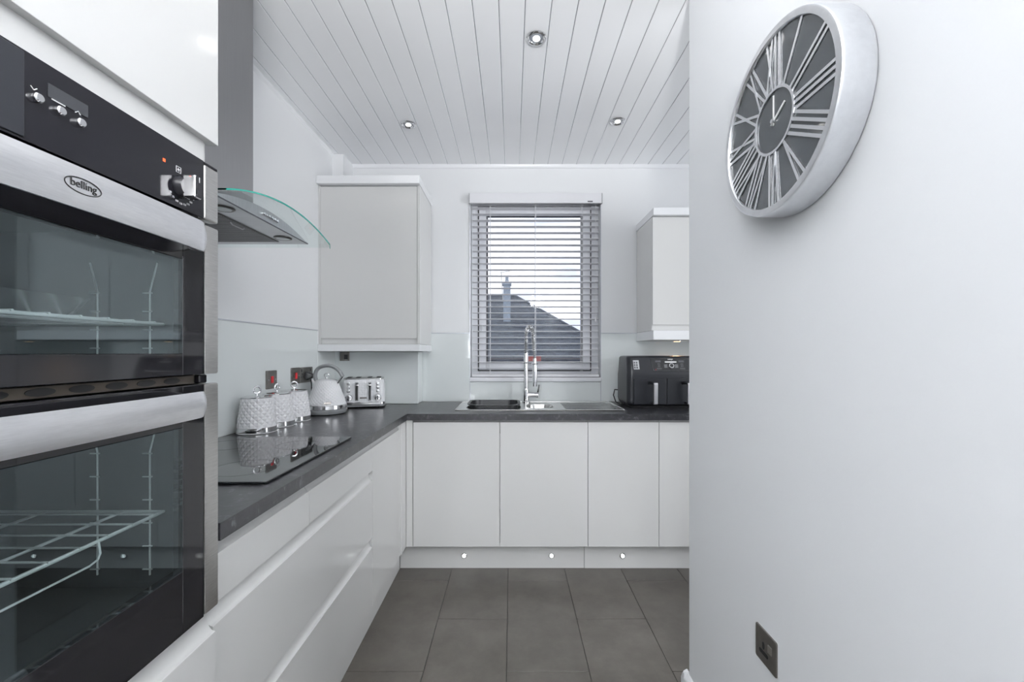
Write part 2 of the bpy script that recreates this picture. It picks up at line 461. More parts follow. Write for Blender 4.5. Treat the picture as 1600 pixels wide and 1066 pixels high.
# added windows, unseen behind the camera and partition, framing the fill lights
g = G(); ring_frame(g, -1.129, -.551, 1.051, 2.349, .04, YR - .11, YR - .05)
d1 = struct(g.obj('added_window_3', 'upvc', origin=(-.84, YR, 1.05)), 'added white framed window in the unseen rear wall')
G().box(-1.089, -.591, YR - .085, YR - .08, 1.091, 2.309).obj('pane', 'window_glass', d1, smooth=False)
g = G(); 
for a, b, c, d in ((.151, .211, .701, 2.399), (1.789, 1.849, .701, 2.399), (.211, 1.789, .701, .761), (.211, 1.789, 2.339, 2.399)): g.box(XE + .05, XE + .11, a, b, c, d, .004)
w2_ = struct(g.obj('added_window_2', 'upvc', origin=(XE, 1, .7)), 'added white framed side window, unseen beyond the partition')
G().box(XE + .08, XE + .085, .211, 1.789, .761, 2.339).obj('pane', 'window_glass', w2_, smooth=False)

# ================================================================== outside
YH = 30.0
struct(G().box(-60, 60, 4, 90, -3.3, -3.0).obj('ground', 'ground_grey', smooth=False), 'grey ground outside')
h = thing('neighbour_house', 'neighbouring house with a dark slate hip roof seen through the blind', 'house', (0, YH, -3.0))
rz, ez = 5.29, .95
g = G()   # hip roof as a solid
A = [(-9, 24.5, ez), (6.6, 24.5, ez), (6.6, 35.5, ez), (-9, 35.5, ez)]
ri = [(-9, YH, rz), (.2, YH, rz)]
vv = [g.bm.verts.new(p) for p in A + ri]
for idx in ((0, 1, 5, 4), (1, 2, 5), (2, 3, 4, 5), (3, 0, 4), (3, 2, 1, 0)): g.bm.faces.new([vv[i] for i in idx])
roof = g.obj('roof', 'roof_slate', h, smooth=False)
g = G(); g.cyl((-9, YH, rz + .02), (.2, YH, rz + .02), .09, seg=8); g.cyl((.2, YH, rz), (6.6, 24.5, ez), .09, seg=8); g.obj('ridge_tile', 'roof_slate', roof)
for i in range(11):    # slate courses on the slope that faces the window
    t0 = (i + .5) / 11.5; z = rz + (ez - rz) * t0; y = YH + (24.5 - YH) * t0; xr = .2 + 6.4 * t0
    G().box(-9, xr - .1, y - .09, y, z - .06, z + .035).obj('slate_course', 'roof_slate', roof, smooth=False)
G().box(-8.7, 6.3, 24.9, 35.1, -3, ez - .02).obj('wall', 'render_wall', h, smooth=False)
for xw in (-2.6, 2.9):
    g = G(); g.box(xw, xw + 1.2, 24.84, 24.9, -.6, .7); fw = g.obj('window', 'upvc', h, smooth=False)
    G().box(xw + .1, xw + .56, 24.82, 24.84, -.5, .6).obj('pane', 'black_glass', fw, smooth=False); G().box(xw + .64, xw + 1.1, 24.82, 24.84, -.5, .6).obj('pane', 'black_glass', fw, smooth=False)
G().box(-9, 6.6, 24.38, 24.5, ez - .1, ez + .02).obj('gutter', 'dark_mark', h, smooth=False)
g = G(); g.box(-.56, -.10, 27.3, 27.9, 2.4, 5.62); g.box(-.62, -.04, 27.24, 27.96, 5.62, 5.78); ch = g.obj('chimney', 'chimney_brick', h, smooth=False)
G().lathe([(.13, 5.78), (.10, 6.1), (.13, 6.12), (.11, 6.16)], (-.33, 27.6, 0), 12).obj('chimney_pot', 'chimney_brick', ch)
g = G(); g.cyl((-.58, 27.3, 4.6), (-.70, 27.3, 6.5), .025, seg=6); g.cyl((-.78, 27.3, 6.4), (-.15, 27.3, 6.52), .018, seg=6)
for k in range(5): g.cyl((-.70 + k * .12, 27.1, 6.42 + k * .022), (-.70 + k * .12, 27.5, 6.42 + k * .022), .012, seg=5)
g.obj('aerial', 'grey_mark', ch)
po = thing('brick_outbuilding', 'small red brick outbuilding in front of the slate-roofed house', 'outbuilding', (1.25, 20.0, -3.0))
G().box(.75, 1.35, 19.7, 20.6, -3, 1.12).obj('wall', 'red_brick', po, smooth=False)
G().prism([(.70, 1.12), (1.40, 1.12), (1.40, 1.20), (.70, 1.20)], 'Y', 19.6, 20.7).obj('roof', 'roof_slate', po, smooth=False)

# ================================================================== worktop
YWF = 2.369; XWF = -.588; SINKX0, SINKX1, SINKY0, SINKY1 = -.325, .655, 2.505, 2.905
YT = .8425                                # far end of the oven tower
XEND = 2.30
g = G()
BX = .004
# left leg + back leg with the sink cut out, one continuous worktop
g.box(XL + .0065, XWF, .853, YB - .0065, WB, WT)
g.box(XWF, SINKX0, YWF, YB - .0065, WB, WT); g.box(SINKX1, XEND, YWF, YB - .0065, WB, WT)
g.box(SINKX0, SINKX1, YWF, SINKY0, WB, WT); g.box(SINKX0, SINKX1, SINKY1, YB - .0065, WB, WT)
bmesh.ops.remove_doubles(g.bm, verts=g.bm.verts[:], dist=1e-5)
tag(g.obj('worktop', 'worktop', smooth=False, origin=(XL, YB, WB)), 'dark mottled slate-effect L-shaped worktop', 'worktop')

# ================================================================== cabinets
TY1_ = YT
DY = 2.392; DX = -.604          # door faces: back run (y), left run (x)
def jdoor(z0, z1, lip=.038):
    """cross-section (depth behind face, z) of a handleless door with a J-pull scooped into its top edge"""
    p = [(0, z0 + .002), (.002, z0), (.022, z0), (.022, z1)]
    for i in range(9):      # broad concave scoop, from the top down to the lip
        t = PI / 2 * (1 - i / 8)
        p.append((.0020 + .0160 * math.sin(t), z1 - lip + lip * (1 - math.cos(t))))
    p += [(.0008, z1 - lip - .0004), (0, z1 - lip - .0018)]
    return p
def back_door(x0, x1, z0, z1, par, name='door'):
    return G().prism([(DY + d, z) for d, z in jdoor(z0, z1, .012)], 'X', x0 + .0015, x1 - .0015).obj(name, 'cabinet', par, angle=50)
def left_front(y0, y1, z0, z1, par, name='drawer_front', lip=.038):
    return G().prism([(DX - d, z) for d, z in jdoor(z0, z1, lip)], 'Y', y0 + .0015, y1 - .0015).obj(name, 'cabinet', par, angle=50)
back_units = [(-.5604, .430, 'wide two-door white base cabinet under the sink'),
              (.430, .8316, 'narrower white base cabinet below the draining board end'),
              (.8316, 1.30, 'white base cabinet under the air fryer, cut by the wall edge'),
              (1.30, 1.80, 'white base cabinet hidden behind the partition, beside the air fryer'),
              (1.80, 2.29, 'white base cabinet at the hidden right end of the back run')]
for x0, x1, lab in back_units:
    c = thing('base_cabinet', lab, 'cabinet', ((x0 + x1) / 2, 2.65, .15), group='base cabinets of the back run')
    g = G(); T = .016; y0 = DY + .024
    g.box(x0 + .001, x0 + T, y0, 2.94, .152, .8725); g.box(x1 - T, x1 - .001, y0, 2.94, .152, .8725)
    g.box(x0 + T, x1 - T, y0, 2.94, .152, .168); g.box(x0 + T, x1 - T, 2.925, 2.94, .168, .72); g.box(x0 + T, x1 - T, y0, y0 + .016, .70, .72)
    g.obj('carcass', 'cabinet_carcass', c, smooth=False)
    if x1 - x0 > .9: back_door(x0, -.0687, .154, .8715, c); back_door(-.0687, x1, .154, .8715, c)
    else: back_door(x0, x1, .154, .8715, c)
# corner post
g = G(); g.box(-.5985, -.5625, DY - .0005, DY + .02, .154, .8715, .001, 1); g.box(-.620, -.6, 2.30, DY + .02, .154, .8715, .001, 1)
tag(g.obj('corner_post', 'cabinet'), 'slim white corner post where the two cabinet runs meet', 'corner post')
# left run: wide drawer unit beside the oven tower, then a narrow cupboard
du = thing('drawer_cabinet', 'wide white handleless drawer cabinet under the hob', 'cabinet', (-.9, 1.34, .15))
Y0, Y1 = .853, 1.832
g = G(); g.box(-1.17, DX - .024, Y0 + .002, Y0 + .016, .152, .8725); g.box(-1.17, DX - .024, Y1 - .016, Y1 - .001, .152, .8725); g.box(-1.17, DX - .024, Y0 + .016, Y1 - .016, .152, .168); g.box(-1.17, -1.155, Y0 + .016, Y1 - .016, .168, .85)
g.obj('carcass', 'cabinet_carcass', du, smooth=False)
left_front(Y0, 1.26, .741, .8715, du, lip=.030); left_front(1.26, Y1, .741, .8715, du, lip=.030)
left_front(Y0, Y1, .453, .7385, du); left_front(Y0, Y1, .154, .4505, du)
lc = thing('base_cabinet', 'narrow white cupboard between the drawer unit and the corner post', 'cabinet', (-.9, 2.05, .15))
g = G(); g.box(-1.17, DX - .024, Y1 + .001, Y1 + .016, .152, .8725); g.box(-1.17, DX - .024, 2.284, 2.30, .152, .8725); g.box(-1.17, DX - .024, Y1 + .016, 2.284, .152, .168); g.box(-1.17, -1.155, Y1 + .016, 2.284, .168, .85)
g.obj('carcass', 'cabinet_carcass', lc, smooth=False)
left_front(Y1, 2.262, .154, .8715, lc, 'door', .030)
G().box(DX - .02, DX - .001, 2.264, 2.2995, .154, .8715, .001, 1).obj('filler', 'cabinet', lc)
# plinths
def plinth(label, fn): 
    g = G(); fn(g); return tag(g.obj('plinth', 'cabinet', smooth=False), label, 'plinth')
plinth('white plinth under the left half of the back cabinets', lambda g: g.box(-.650, .419, 2.459, 2.476, .001, .1505))
plinth('white plinth under the right part of the back cabinets', lambda g: g.box(.4215, XEND, 2.457, 2.476, .001, .1505))
plinth('white plinth along the drawers of the left run', lambda g: g.box(-.667, -.651, TY1_ + .002, 2.452, .001, .1505))
for i, (x, lab) in enumerate(((-.2786, 'leftmost small round plinth light near the corner'), (.230, 'middle small round plinth light below the sink cabinet'), (.6425, 'right small round plinth light near the wall edge'),
               (1.08, 'plinth light behind the wall edge, first hidden one'), (1.60, 'plinth light farthest right behind the partition'))):
    yy = 2.459 if x < .42 else 2.457
    pl = thing('plinth_light', lab, 'light', (x, yy - .001, .073), group='plinth lights')
    R = frame((1, 0, 0), (0, 0, 1), (0, -1, 0), (x, yy - .0006, .073))
    G().lathe([(.0165, 0), (.0165, .002), (.0145, .004), (.0115, .004), (.0110, .002)], M=R, seg=24, cap1=False).obj('bezel', 'chrome', pl)
    G().lathe([(.0108, .0008), (.0108, .0026), (.006, .0034)], M=R, seg=20).obj('lens', 'led_white', pl)
    ld = bpy.data.lights.new('plinth_glow', 'SPOT'); ld.energy = .02; ld.spot_size = 1.6; ld.spot_blend = .8; ld.shadow_soft_size = .01; ld.color = (.93, 1, .97)
    lo = bpy.data.objects.new('plinth_glow', ld); COL.objects.link(lo); lo.parent = pl; lo.location = (0, -.012, 0); lo.rotation_euler = (PI / 2, 0, 0)

# wall cabinet, left of the window
wc = thing('wall_cabinet', 'tall white wall cabinet with cornice, left of the window', 'cabinet', (-.88, 2.78, 1.262))
RX = -.566
g = G(); g.box(XL + .001, XL + .024, 2.622, YB - .0095, 1.306, 2.28); g.box(RX - .016, RX, 2.622, YB - .0095, 1.306, 2.28)
g.box(XL + .024, RX - .016, 2.622, YB - .0095, 1.306, 1.322); g.box(XL + .024, RX - .016, 2.622, YB - .0095, 2.264, 2.28); g.box(XL + .024, RX - .016, YB - .02, YB - .0095, 1.322, 2.264)
g.obj('carcass', 'cabinet', wc, smooth=False)
# door with the J-pull on its lower edge
zz0, zz1 = 1.307, 2.276
prof = [(2.600 + d, zz0 + (zz1 - z)) for d, z in jdoor(zz0, zz1, .034)]
G().prism(prof, 'X', -1.176, -.584).obj('door', 'cabinet', wc, angle=50)
G().box(XL + .0008, -1.1775, 2.6005, 2.62, 1.306, 2.28).obj('filler', 'cabinet', wc, smooth=False)
G().box(-.582, RX, 2.602, 2.6215, 1.306, 2.28, .001, 1).obj('end_panel', 'cabinet', wc)
def lintel(g, x0, x1, y0, z0, z1, prof, y1):
    g.prism([(y0 - d, z) for d, z in prof] + [(y1, prof[-1][1]), (y1, prof[0][1])], 'X', x0, x1)
g = G(); g.box(XL + .001, RX + .004, 2.566, YB - .001, 2.281, 2.331, .004, 2); g.obj('cornice', 'cornice_white', wc)
g = G(); g.box(XL + .001, RX + .004, 2.580, 2.8285, 1.2610, 1.3045, .004, 2); g.box(-.626, RX + .004, 2.8286, YB - .007, 1.2610, 1.3045, .002, 1); g.obj('pelmet', 'cornice_white', wc)
# wall cabinets, right of the window
def right_wall_cab(x0, x1, lab):
    c = thing('wall_cabinet', lab, 'cabinet', ((x0 + x1) / 2, 2.8, 1.33), group='wall cabinets right of the window')
    g = G(); y0 = 2.652; g.box(x0, x0 + .016, y0, YB - .0095, 1.392, 2.10); g.box(x1 - .016, x1 - .0005, y0, YB - .0095, 1.392, 2.10); g.box(x0 + .016, x1 - .016, y0, YB - .0095, 1.392, 1.408); g.box(x0 + .016, x1 - .016, y0, YB - .0095, 2.084, 2.10)
    g.obj('carcass', 'cabinet', c, smooth=False)
    z0, z1 = 1.393, 2.098
    G().prism([(2.629 + d, z0 + (z1 - z)) for d, z in jdoor(z0, z1, .034)], 'X', x0 + .0015, x1 - .0015).obj('door', 'cabinet', c, angle=50)
    G().box(x0 - (.004 if x0 < 1 else 0), x1 - .0005, 2.600, YB - .001, 2.1005, 2.147, .004, 2).obj('cornice', 'cornice_white', c)
    G().box(x0 - (.004 if x0 < 1 else 0), x1 - .0005, 2.604, YB - .0095, 1.332, 1.3905, .004, 2).obj('pelmet', 'cornice_white', c)
    return c
right_wall_cab(.8735, 1.33, 'white wall cabinet right of the window, cut by the partition edge')
right_wall_cab(1.33, 1.83, 'white wall cabinet hidden behind the partition')
right_wall_cab(1.83, 2.29, 'white wall cabinet at the hidden right end')
for x, lab in ((1.085, 'small warm light under the wall cabinet above the air fryer'), (2.0, 'warm light under the last hidden wall cabinet')):
    u = thing('cabinet_light', lab, 'light', (x, 2.78, 1.33), group='lights under the right wall cabinets')
    R = frame((1, 0, 0), (0, -1, 0), (0, 0, -1), (x, 2.78, 1.3315))
    G().lathe([(.034, 0), (.034, .003), (.028, .006), (.022, .006)], M=R, seg=24).obj('bezel', 'chrome', u)
    G().lathe([(.021, .0062), (.020, .0072)], M=R, seg=20).obj('lens', 'bulb_warm', u)
    ld = bpy.data.lights.new('cabinet_glow', 'SPOT'); ld.energy = 4.5; ld.spot_size = 2.6; ld.spot_blend = 1; ld.shadow_soft_size = .02; ld.color = (1, .62, .36)
    lo = bpy.data.objects.new('cabinet_glow', ld); COL.objects.link(lo); lo.parent = u; lo.location = (0, 0, -.012)

# ================================================================== oven tower
XO = -.585                      # oven face plane
tw = thing('oven_tower', 'tall white cabinet holding the built-in double oven', 'cabinet', (-.9, .55, 0))
TY0, TY1 = .25, YT
g = G()
g.box(XL + .0095, -.612, TY1 - .018, TY1, .0, 2.42); g.box(XL + .0095, -.612, TY0, TY0 + .018, .0, 2.42); g.box(XL + .0095, XL + .02, TY0 + .018, TY1 - .018, .0, 2.42)
g.box(XL + .02, -.612, TY0 + .018, TY1 - .018, .728, .744); g.box(XL + .02, -.612, TY0 + .018, TY1 - .018, 1.622, 1.640); g.box(XL + .02, -.612, TY0 + .018, TY1 - .018, 2.402, 2.42)
g.obj('carcass', 'cabinet', tw, smooth=False)
G().box(-.611, -.600, TY0 + .001, TY1 - .0195, 1.6205, 1.676).obj('filler', 'cabinet', tw, smooth=False)
G().box(-.606, -.585, TY0 + .001, TY1 + .0005, 1.665, 2.42, .0015, 2).obj('door', 'cabinet', tw)
G().prism([(-.590 - d, z) for d, z in jdoor(.154, .7385)], 'Y', TY0 + .001, TY1 - .001).obj('door', 'cabinet', tw, angle=50)

ov = thing('double_oven', 'built-in double oven with black glass doors and steel handles', 'oven', (-.85, .55, .745))
OY0, OY1 = TY0 + .001, TY1 - .0003
# cavities (open towards the room)
def cavity(z0, z1):
    g = G(); x0, x1, y0, y1, t = -1.08, -.606, OY0 + .045, OY1 - .030, .004
    g.box(x0, x0 + t, y0, y1, z0, z1); g.box(x0 + t, x1, y0, y0 + t, z0, z1); g.box(x0 + t, x1, y1 - t, y1, z0, z1)
    g.box(x0 + t, x1, y0 + t, y1 - t, z0, z0 + t); g.box(x0 + t, x1, y0 + t, y1 - t, z1 - t, z1)
    return g.obj('cavity', 'oven_enamel', ov, smooth=False)
cavity(1.232, 1.488); cavity(.80, 1.180)
# control panel
cp = G().box(-.604, XO, OY0, .8035, 1.5085, 1.618, .0015, 2).obj('control_panel', 'black_panel', ov)
G().box(-.604, XO + .001, .8045, OY1, 1.5085, 1.6125, .004, 3).obj('end_cap', 'steel', ov)
G().box(-.604, XO - .001, .8045, OY1, 1.613, 1.618, .0015, 2).obj('top_edge', 'black_panel', ov)
G().box(XO + .0002, XO + .0016, OY0, .5065, 1.512, 1.6145, .0006, 1).obj('blank_panel', 'fryer_body', ov)
G().box(XO + .0002, XO + .001, .533, .583, 1.577, 1.594).obj('display', 'display_off', cp, smooth=False)
for y, z in ((.519, 1.5665), (.545, 1.5655), (.5705, 1.564)):
    R = frame(*FX, (XO + .0004, y, z)); G().lathe([(.0058, 0), (.0058, .005), (.0045, .0065)], M=R, seg=20).obj('button', 'chrome', cp)
for y, s in ((.517, -1), (.5695, 1)):
    g = G(); 
    for q in (-1, 1): g.tube([(XO + .0006, y, 1.577 + .002 * s), (XO + .0006, y + .0035 * q, 1.577 - .0015 * s)], .0006, 5)
    g.obj('arrow_mark', 'white_mark', cp)
G().box(XO + .0002, XO + .0008, .537, .5535, 1.5755, 1.5775).obj('print_mark', 'white_mark', cp, smooth=False)
G().box(XO + .0002, XO + .0010, .7085, .7130, 1.575, 1.580).obj('indicator', 'red_led', cp, smooth=False)
# fan symbol
yk, zk = .7415, 1.5745
g = G(); 
pts = [(XO + .0006, yk + u, zk + v) for u, v in ((-.005, -.005), (.005, -.005), (.005, .005), (-.005, .005))]
g.tube(pts, .0006, 5, True)
for a in range(4): g.tube([(XO + .0006, yk, zk), (XO + .0006, yk + .003 * math.cos(a * PI / 2 + .4), zk + .003 * math.sin(a * PI / 2 + .4))], .0007, 5)
g.obj('fan_symbol', 'white_mark', cp)
yk, zk = .748, 1.546
R = frame(*FX, (XO, yk, zk))
kn = G().lathe([(.0195, .0), (.0195, .003), (.0175, .006), (.0165, .010), (.0150, .012)], M=R, seg=32).obj('knob', 'black_panel', cp)
G().box(XO + .008, XO + .031, yk - .0085, yk + .0085, zk - .0200, zk + .0200, .003, 3).obj('knob_grip', 'chrome', kn)
G().box(XO + .0312, XO + .0322, yk - .0060, yk + .0060, zk - .0180, zk + .0180).obj('grip_inlay', 'black_glass', kn, smooth=False)
G().box(XO + .0322, XO + .0326, yk - .0008, yk + .0008, zk + .008, zk + .017).obj('pointer', 'white_mark', kn, smooth=False)
for i, s in enumerate(('50', '75', '100', '130', '150', '170', '200', '225', '250')):
    a = math.radians(215 + i * 17.5); rr = .0290
    text('dial_mark', s, .0048, 'white_mark', cp, frame(*FX, (XO + .0003, yk + rr * math.cos(a), zk + rr * math.sin(a))), .0002)
# doors
def oven_door(z0, z1, wz0, wz1, lab):
    W0, W1 = OY0 + .050, .752
    g = G(); x0, x1 = -.603, XO
    g.box(x0, x1, OY0, W0, z0, z1, .001, 1); g.box(x0, x1, W1, .8035, z0, z1, .001, 1)
    g.box(x0, x1, W0, W1, z0, wz0, .001, 1); g.box(x0, x1, W0, W1, wz1, z1, .001, 1)
    d = g.obj('door', 'black_glass', ov, label=lab)
    G().box(x0, XO + .001, .8045, OY1, z0 + (.002 if z0 < 1 else 0), z1, .003, 2).obj('side_trim', 'steel', d)
    G().box(XO - .0045, XO - .0003, W0 + .0003, W1 - .0003, wz0 + .0003, wz1 - .0003).obj('pane', 'oven_glass', d, smooth=False)
    return d
def handle(zc, hh, par):
    """bowed steel bar handle, both ends curving back to the door"""
    path = []
    ye0, ye1, xm, r = OY0 + .03, .772, -.541, .040
    for i in range(9): 
        a = PI / 2 * i / 8; path.append((ye0 + r - r * math.cos(a), XO - .0005 + (xm - XO) * math.sin(a)))
    for i in range(1, 12): path.append((ye0 + r + (ye1 - ye0 - 2 * r) * i / 12, xm + .006 * math.sin(PI * i / 12)))
    for i in range(9):
        a = PI / 2 * i / 8; path.append((ye1 - r + r * math.sin(a), XO - .0005 + (xm - XO) * math.cos(a)))
    g = G(); n = len(path); t = .006; rings = []
    for i, (y, x) in enumerate(path):
        a = path[max(0, i - 1)]; b = path[min(n - 1, i + 1)]
        ty, tx = b[0] - a[0], b[1] - a[1]; L = math.hypot(ty, tx); ny, nx = -tx / L, ty / L      # outward normal (y, x)
        if nx < 0 and i not in (0, n - 1): ny, nx = -ny, -nx
        if i <= 8: ny, nx = -abs(ny), abs(nx)
        elif i >= n - 9: ny, nx = abs(ny), abs(nx)
        endq = min(1, min(i, n - 1 - i) / 8.0); h2 = hh / 2 * (.62 + .38 * math.sin(endq * PI / 2))
        ring = []
        for k in range(7):
            s_ = -1 + 2 * k / 6; bulge = .004 * (1 - s_ * s_)
            ring.append(Vector((x + nx * bulge, y + ny * bulge, zc + s_ * h2)))
        for k in range(7):
            s_ = 1 - 2 * k / 6
            ring.append(Vector((x - nx * t, y - ny * t, zc + s_ * h2 * .96)))
        rings.append(ring)
    g.rings(rings)
    return g.obj('handle', 'steel_handle', par)
du_ = oven_door(1.213, 1.498, 1.252, 1.420, 'upper black glass oven door')
dl_ = oven_door(.752, 1.194, .865, 1.120, 'lower black glass oven door')
hu = handle(1.458, .052, du_); hl = handle(1.163, .046, dl_)
# vent strip between the doors
vs_ = G().box(-.606, -.600, OY0 + .002, .80, 1.1955, 1.2115, .001, 1).obj('vent_strip', 'vent_metal', ov)
for k in range(9):
    yv = .33 + k * .052
    g = G(); g.rings([[Vector((-.5998 + .0006 * q, yv + .018 * math.cos(a), 1.2035 + .0055 * math.sin(a))) for a in [2 * PI * i / 14 for i in range(14)]] for q in (0, 1)])
    g.obj('vent_slot', 'black_rubber', vs_)
G().box(-.604, -.592, .802, .822, 1.1955, 1.2115, .002, 1).obj('hinge_cover', 'black_panel', ov)
# belling oval badge, engraved on the upper handle
xb = -.5311
bd = text('badge', 'belling', .0130, 'black_rubber', hu, frame(*FX, (xb, .5245, 1.4605)), .0006, .0001, .98)
g = G(); g.tube([(xb, .5245 + .0225 * math.cos(2 * PI * i / 36), 1.4595 + .0093 * math.sin(2 * PI * i / 36)) for i in range(36)], .0007, 6, True); g.obj('badge_ring', 'black_rubber', bd)
# wire shelves and side rails
def rack(z, x0, x1, ny, lab, guard=False):
    y0, y1 = OY0 + .060, OY1 - .042
    g = G(); g.tube([(x1, y0, z), (x1, y1, z), (x0, y1, z), (x0, y0, z)], .0032, 8, True)
    xx = (x1 + (-.73)) / 2
    for x in (-.735, -.88): g.cyl((x, y0, z), (x, y1, z), .0024, seg=6)
    for k in range(ny):
        y = y0 + (y1 - y0) * (k + .5) / ny; g.cyl((x0, y, z + .003), (x1 + .004, y, z + .003), .0018, seg=6)
    if guard: g.tube([(x1 + .006, y0 + .01, z - .030), (x1 + .006, .655, z - .030), (x1 + .006, .668, z - .026), (x1 + .006, .672, z - .018), (x1 + .003, .672, z)], .0017, 6)
    return g.obj('wire_shelf', 'rack_wire', ov, label=lab)
rack(1.307, -1.04, -.660, 11, 'chrome wire shelf in the upper oven'); rack(.953, -1.04, -.660, 11, 'chrome wire shelf in the lower oven', True)
g = G(); y0, y1 = OY0 + .07, .735
g.rings([rrect(-1.0, -.71, y0, y1, .03, 1.345), rrect(-.98, -.73, y0 + .02, y1 - .02, .03, 1.314), rrect(-.978, -.732, y0 + .022, y1 - .022, .03, 1.316), rrect(-.997, -.713, y0 + .003, y1 - .003, .03, 1.346)], True, False, False, True)
g.rings([rrect(-.98, -.73, y0 + .02, y1 - .02, .03, 1.312), rrect(-.98, -.73, y0 + .02, y1 - .02, .03, 1.316)])
g.obj('baking_tray', 'steel_sink', ov)
for (z0, z1) in ((1.25, 1.425), (.83, 1.12)):
    yw = OY1 - .036
    for x in (-.690, -.790):
        top = z1; g = G(); lean = .014 if x > -.75 else -.014
        g.tube([(x, yw, z0), (x, yw, top - .055), (x + lean, yw, top)], .0016, 6)
        n = 4 if z0 > 1 else 6
        for k in range(n):
            z = z0 + .012 + (top - .07 - z0) * k / (n - 1)
            g.cyl((x - .012, yw - .002, z), (x + .006, yw - .002, z), .0014, seg=6)
        g.obj('shelf_rail', 'rack_wire', ov)

# ================================================================== hob
HY0, HY1, HX0, HX1 = 1.100, 1.690, -1.160, -.640
hb = thing('induction_hob', 'black glass hob set on the dark worktop', 'hob', (-.9, 1.395, WT))
g = G(); g.rings([rrect(HX0 + .004, HX1 - .004, HY0 + .004, HY1 - .004, .004, WT + .0006, 3), rrect(HX0 + .004, HX1 - .004, HY0 + .004, HY1 - .004, .004, WT + .0030, 3)]); g.obj('under_frame', 'black_rubber', hb)
g = G(); g.rings([rrect(HX0, HX1, HY0, HY1, .006, WT + .0031, 4), rrect(HX0, HX1, HY0, HY1, .006, WT + .0065, 4), rrect(HX0 + .002, HX1 - .002, HY0 + .002, HY1 - .002, .005, WT + .0080, 4)]); hg = g.obj('glass_top', 'hob_glass', hb)
for x, y, r in ((-.78, 1.235, .09), (-.78, 1.54, .072), (-1.03, 1.235, .072), (-1.03, 1.54, .09)):
    g = G(); g.rings([[Vector((x + q * math.cos(2 * PI * i / 48), y + q * math.sin(2 * PI * i / 48), WT + z)) for i in range(48)] for q, z in ((r, .00802), (r, .0082), (r - .0015, .0082), (r - .0015, .00802))], True, False, False, True); g.obj('zone_ring', 'black_panel', hg)

# ================================================================== cooker hood
hd = thing('cooker_hood', 'steel chimney cooker hood with a curved glass canopy', 'cooker hood', (XL, 1.395, 1.66))
G().box(XL + .001, -.94, 1.265, 1.538, 1.752, ZC - .001, .002, 1).obj('chimney', 'hood_steel', hd)
GY0, GY1, GC = 1.080, 1.695, 1.3875
def arch(y, top, sag, half): return top - sag * ((y - GC) / half) ** 2
# glass
ny = 24; y_s = [GY0 + (GY1 - GY0) * i / ny for i in range(ny + 1)]
g = G(); GX1, GX0 = -.718, XL + .002
def gring(z_off, inset):
    out = []
    xs = [GX0, GX1 - .012 - inset, GX1 - inset]
    return out
top = []; bot = []
rows_t, rows_b = [], []
for y in y_s:
    e = min(y - GY0, GY1 - y); cut = .010 * max(0, 1 - e / .026) ** 2
    z = arch(y, 1.727, .053, .3075)
    rows_t.append([Vector((GX0, y, z)), Vector((GX1 - .08, y, z)), Vector((GX1 - cut, y, z))])
    rows_b.append([p - Vector((0, 0, .0045)) for p in rows_t[-1]])
def sheet(g, rows):
    V = [[g.bm.verts.new(p) for p in r] for r in rows]
    for a, b in zip(V[:-1], V[1:]):
        for i in range(len(a) - 1): g.bm.faces.new((a[i], a[i + 1], b[i + 1], b[i]))
sheet(g, rows_t); canopy = g.obj('glass_canopy', 'canopy_glass', hd)
g = G()   # polished green edge of the glass
edge_t = [r[-1] for r in rows_t]; edge_b = [r[-1] for r in rows_b]
outer = [rows_t[0][0]] + edge_t; outer_b = [p - Vector((0, 0, .0045)) for p in outer]
V1 = [g.bm.verts.new(p) for p in outer]; V2 = [g.bm.verts.new(p) for p in outer_b]
inn = [p - Vector((.0022, 0, 0)) for p in outer]; inn_b = [p - Vector((.0022, 0, 0)) for p in outer_b]
V3 = [g.bm.verts.new(p) for p in inn]; V4 = [g.bm.verts.new(p) for p in inn_b]
for i in range(len(outer) - 1):
    g.bm.faces.new((V1[i], V1[i + 1], V2[i + 1], V2[i])); g.bm.faces.new((V3[i], V3[i + 1], V4[i + 1], V4[i]))
    g.bm.faces.new((V1[i], V1[i + 1], V3[i + 1], V3[i])); g.bm.faces.new((V2[i], V2[i + 1], V4[i + 1], V4[i]))
g.obj('glass_edge', 'glass_edge', canopy)
# steel body below the glass: flat underside, arched top
BY0, BY1, BXF, BZ = 1.130, 1.660, -.800, 1.679
ys = [BY0 + (BY1 - BY0) * i / 20 for i in range(21)]
def btop(y): return max(BZ + .005, arch(y, 1.7195, .0455, .285))
outl = [(BY0, BZ)] + [(y, btop(y)) for y in ys] + [(BY1, BZ)]
g = G(); g.rings([[Vector((XL + .002, y, z)) for y, z in outl], [Vector((BXF, y, z)) for y, z in outl]])
body = g.obj('body', 'hood_body', hd, angle=25)
g = G(); g.box(BXF - .0015, BXF + .0010, BY0 + .002, BY1 - .002, BZ - .0012, BZ + .0022); g.obj('front_lip', 'dark_mark', body, smooth=False)
g = G(); g.box(-1.16, -.892, BY0 + .03, BY1 - .042, BZ - .0025, BZ + .001)
mf = g.obj('grease_filter', 'mesh_filter', hd, smooth=False)
for k in range(40):
    y = BY0 + .037 + k * .0115
    if y < BY1 - .05: G().box(-1.155, -.897, y, y + .004, BZ - .0042, BZ - .0025).obj('filter_rib', 'hood_steel', mf, smooth=False)
g = G(); g.tube([(-.905, 1.36, BZ - .006), (-.905, 1.37, BZ - .011), (-.905, 1.42, BZ - .011), (-.905, 1.43, BZ - .006)], .0022, 6); g.obj('filter_catch', 'steel_handle', mf)
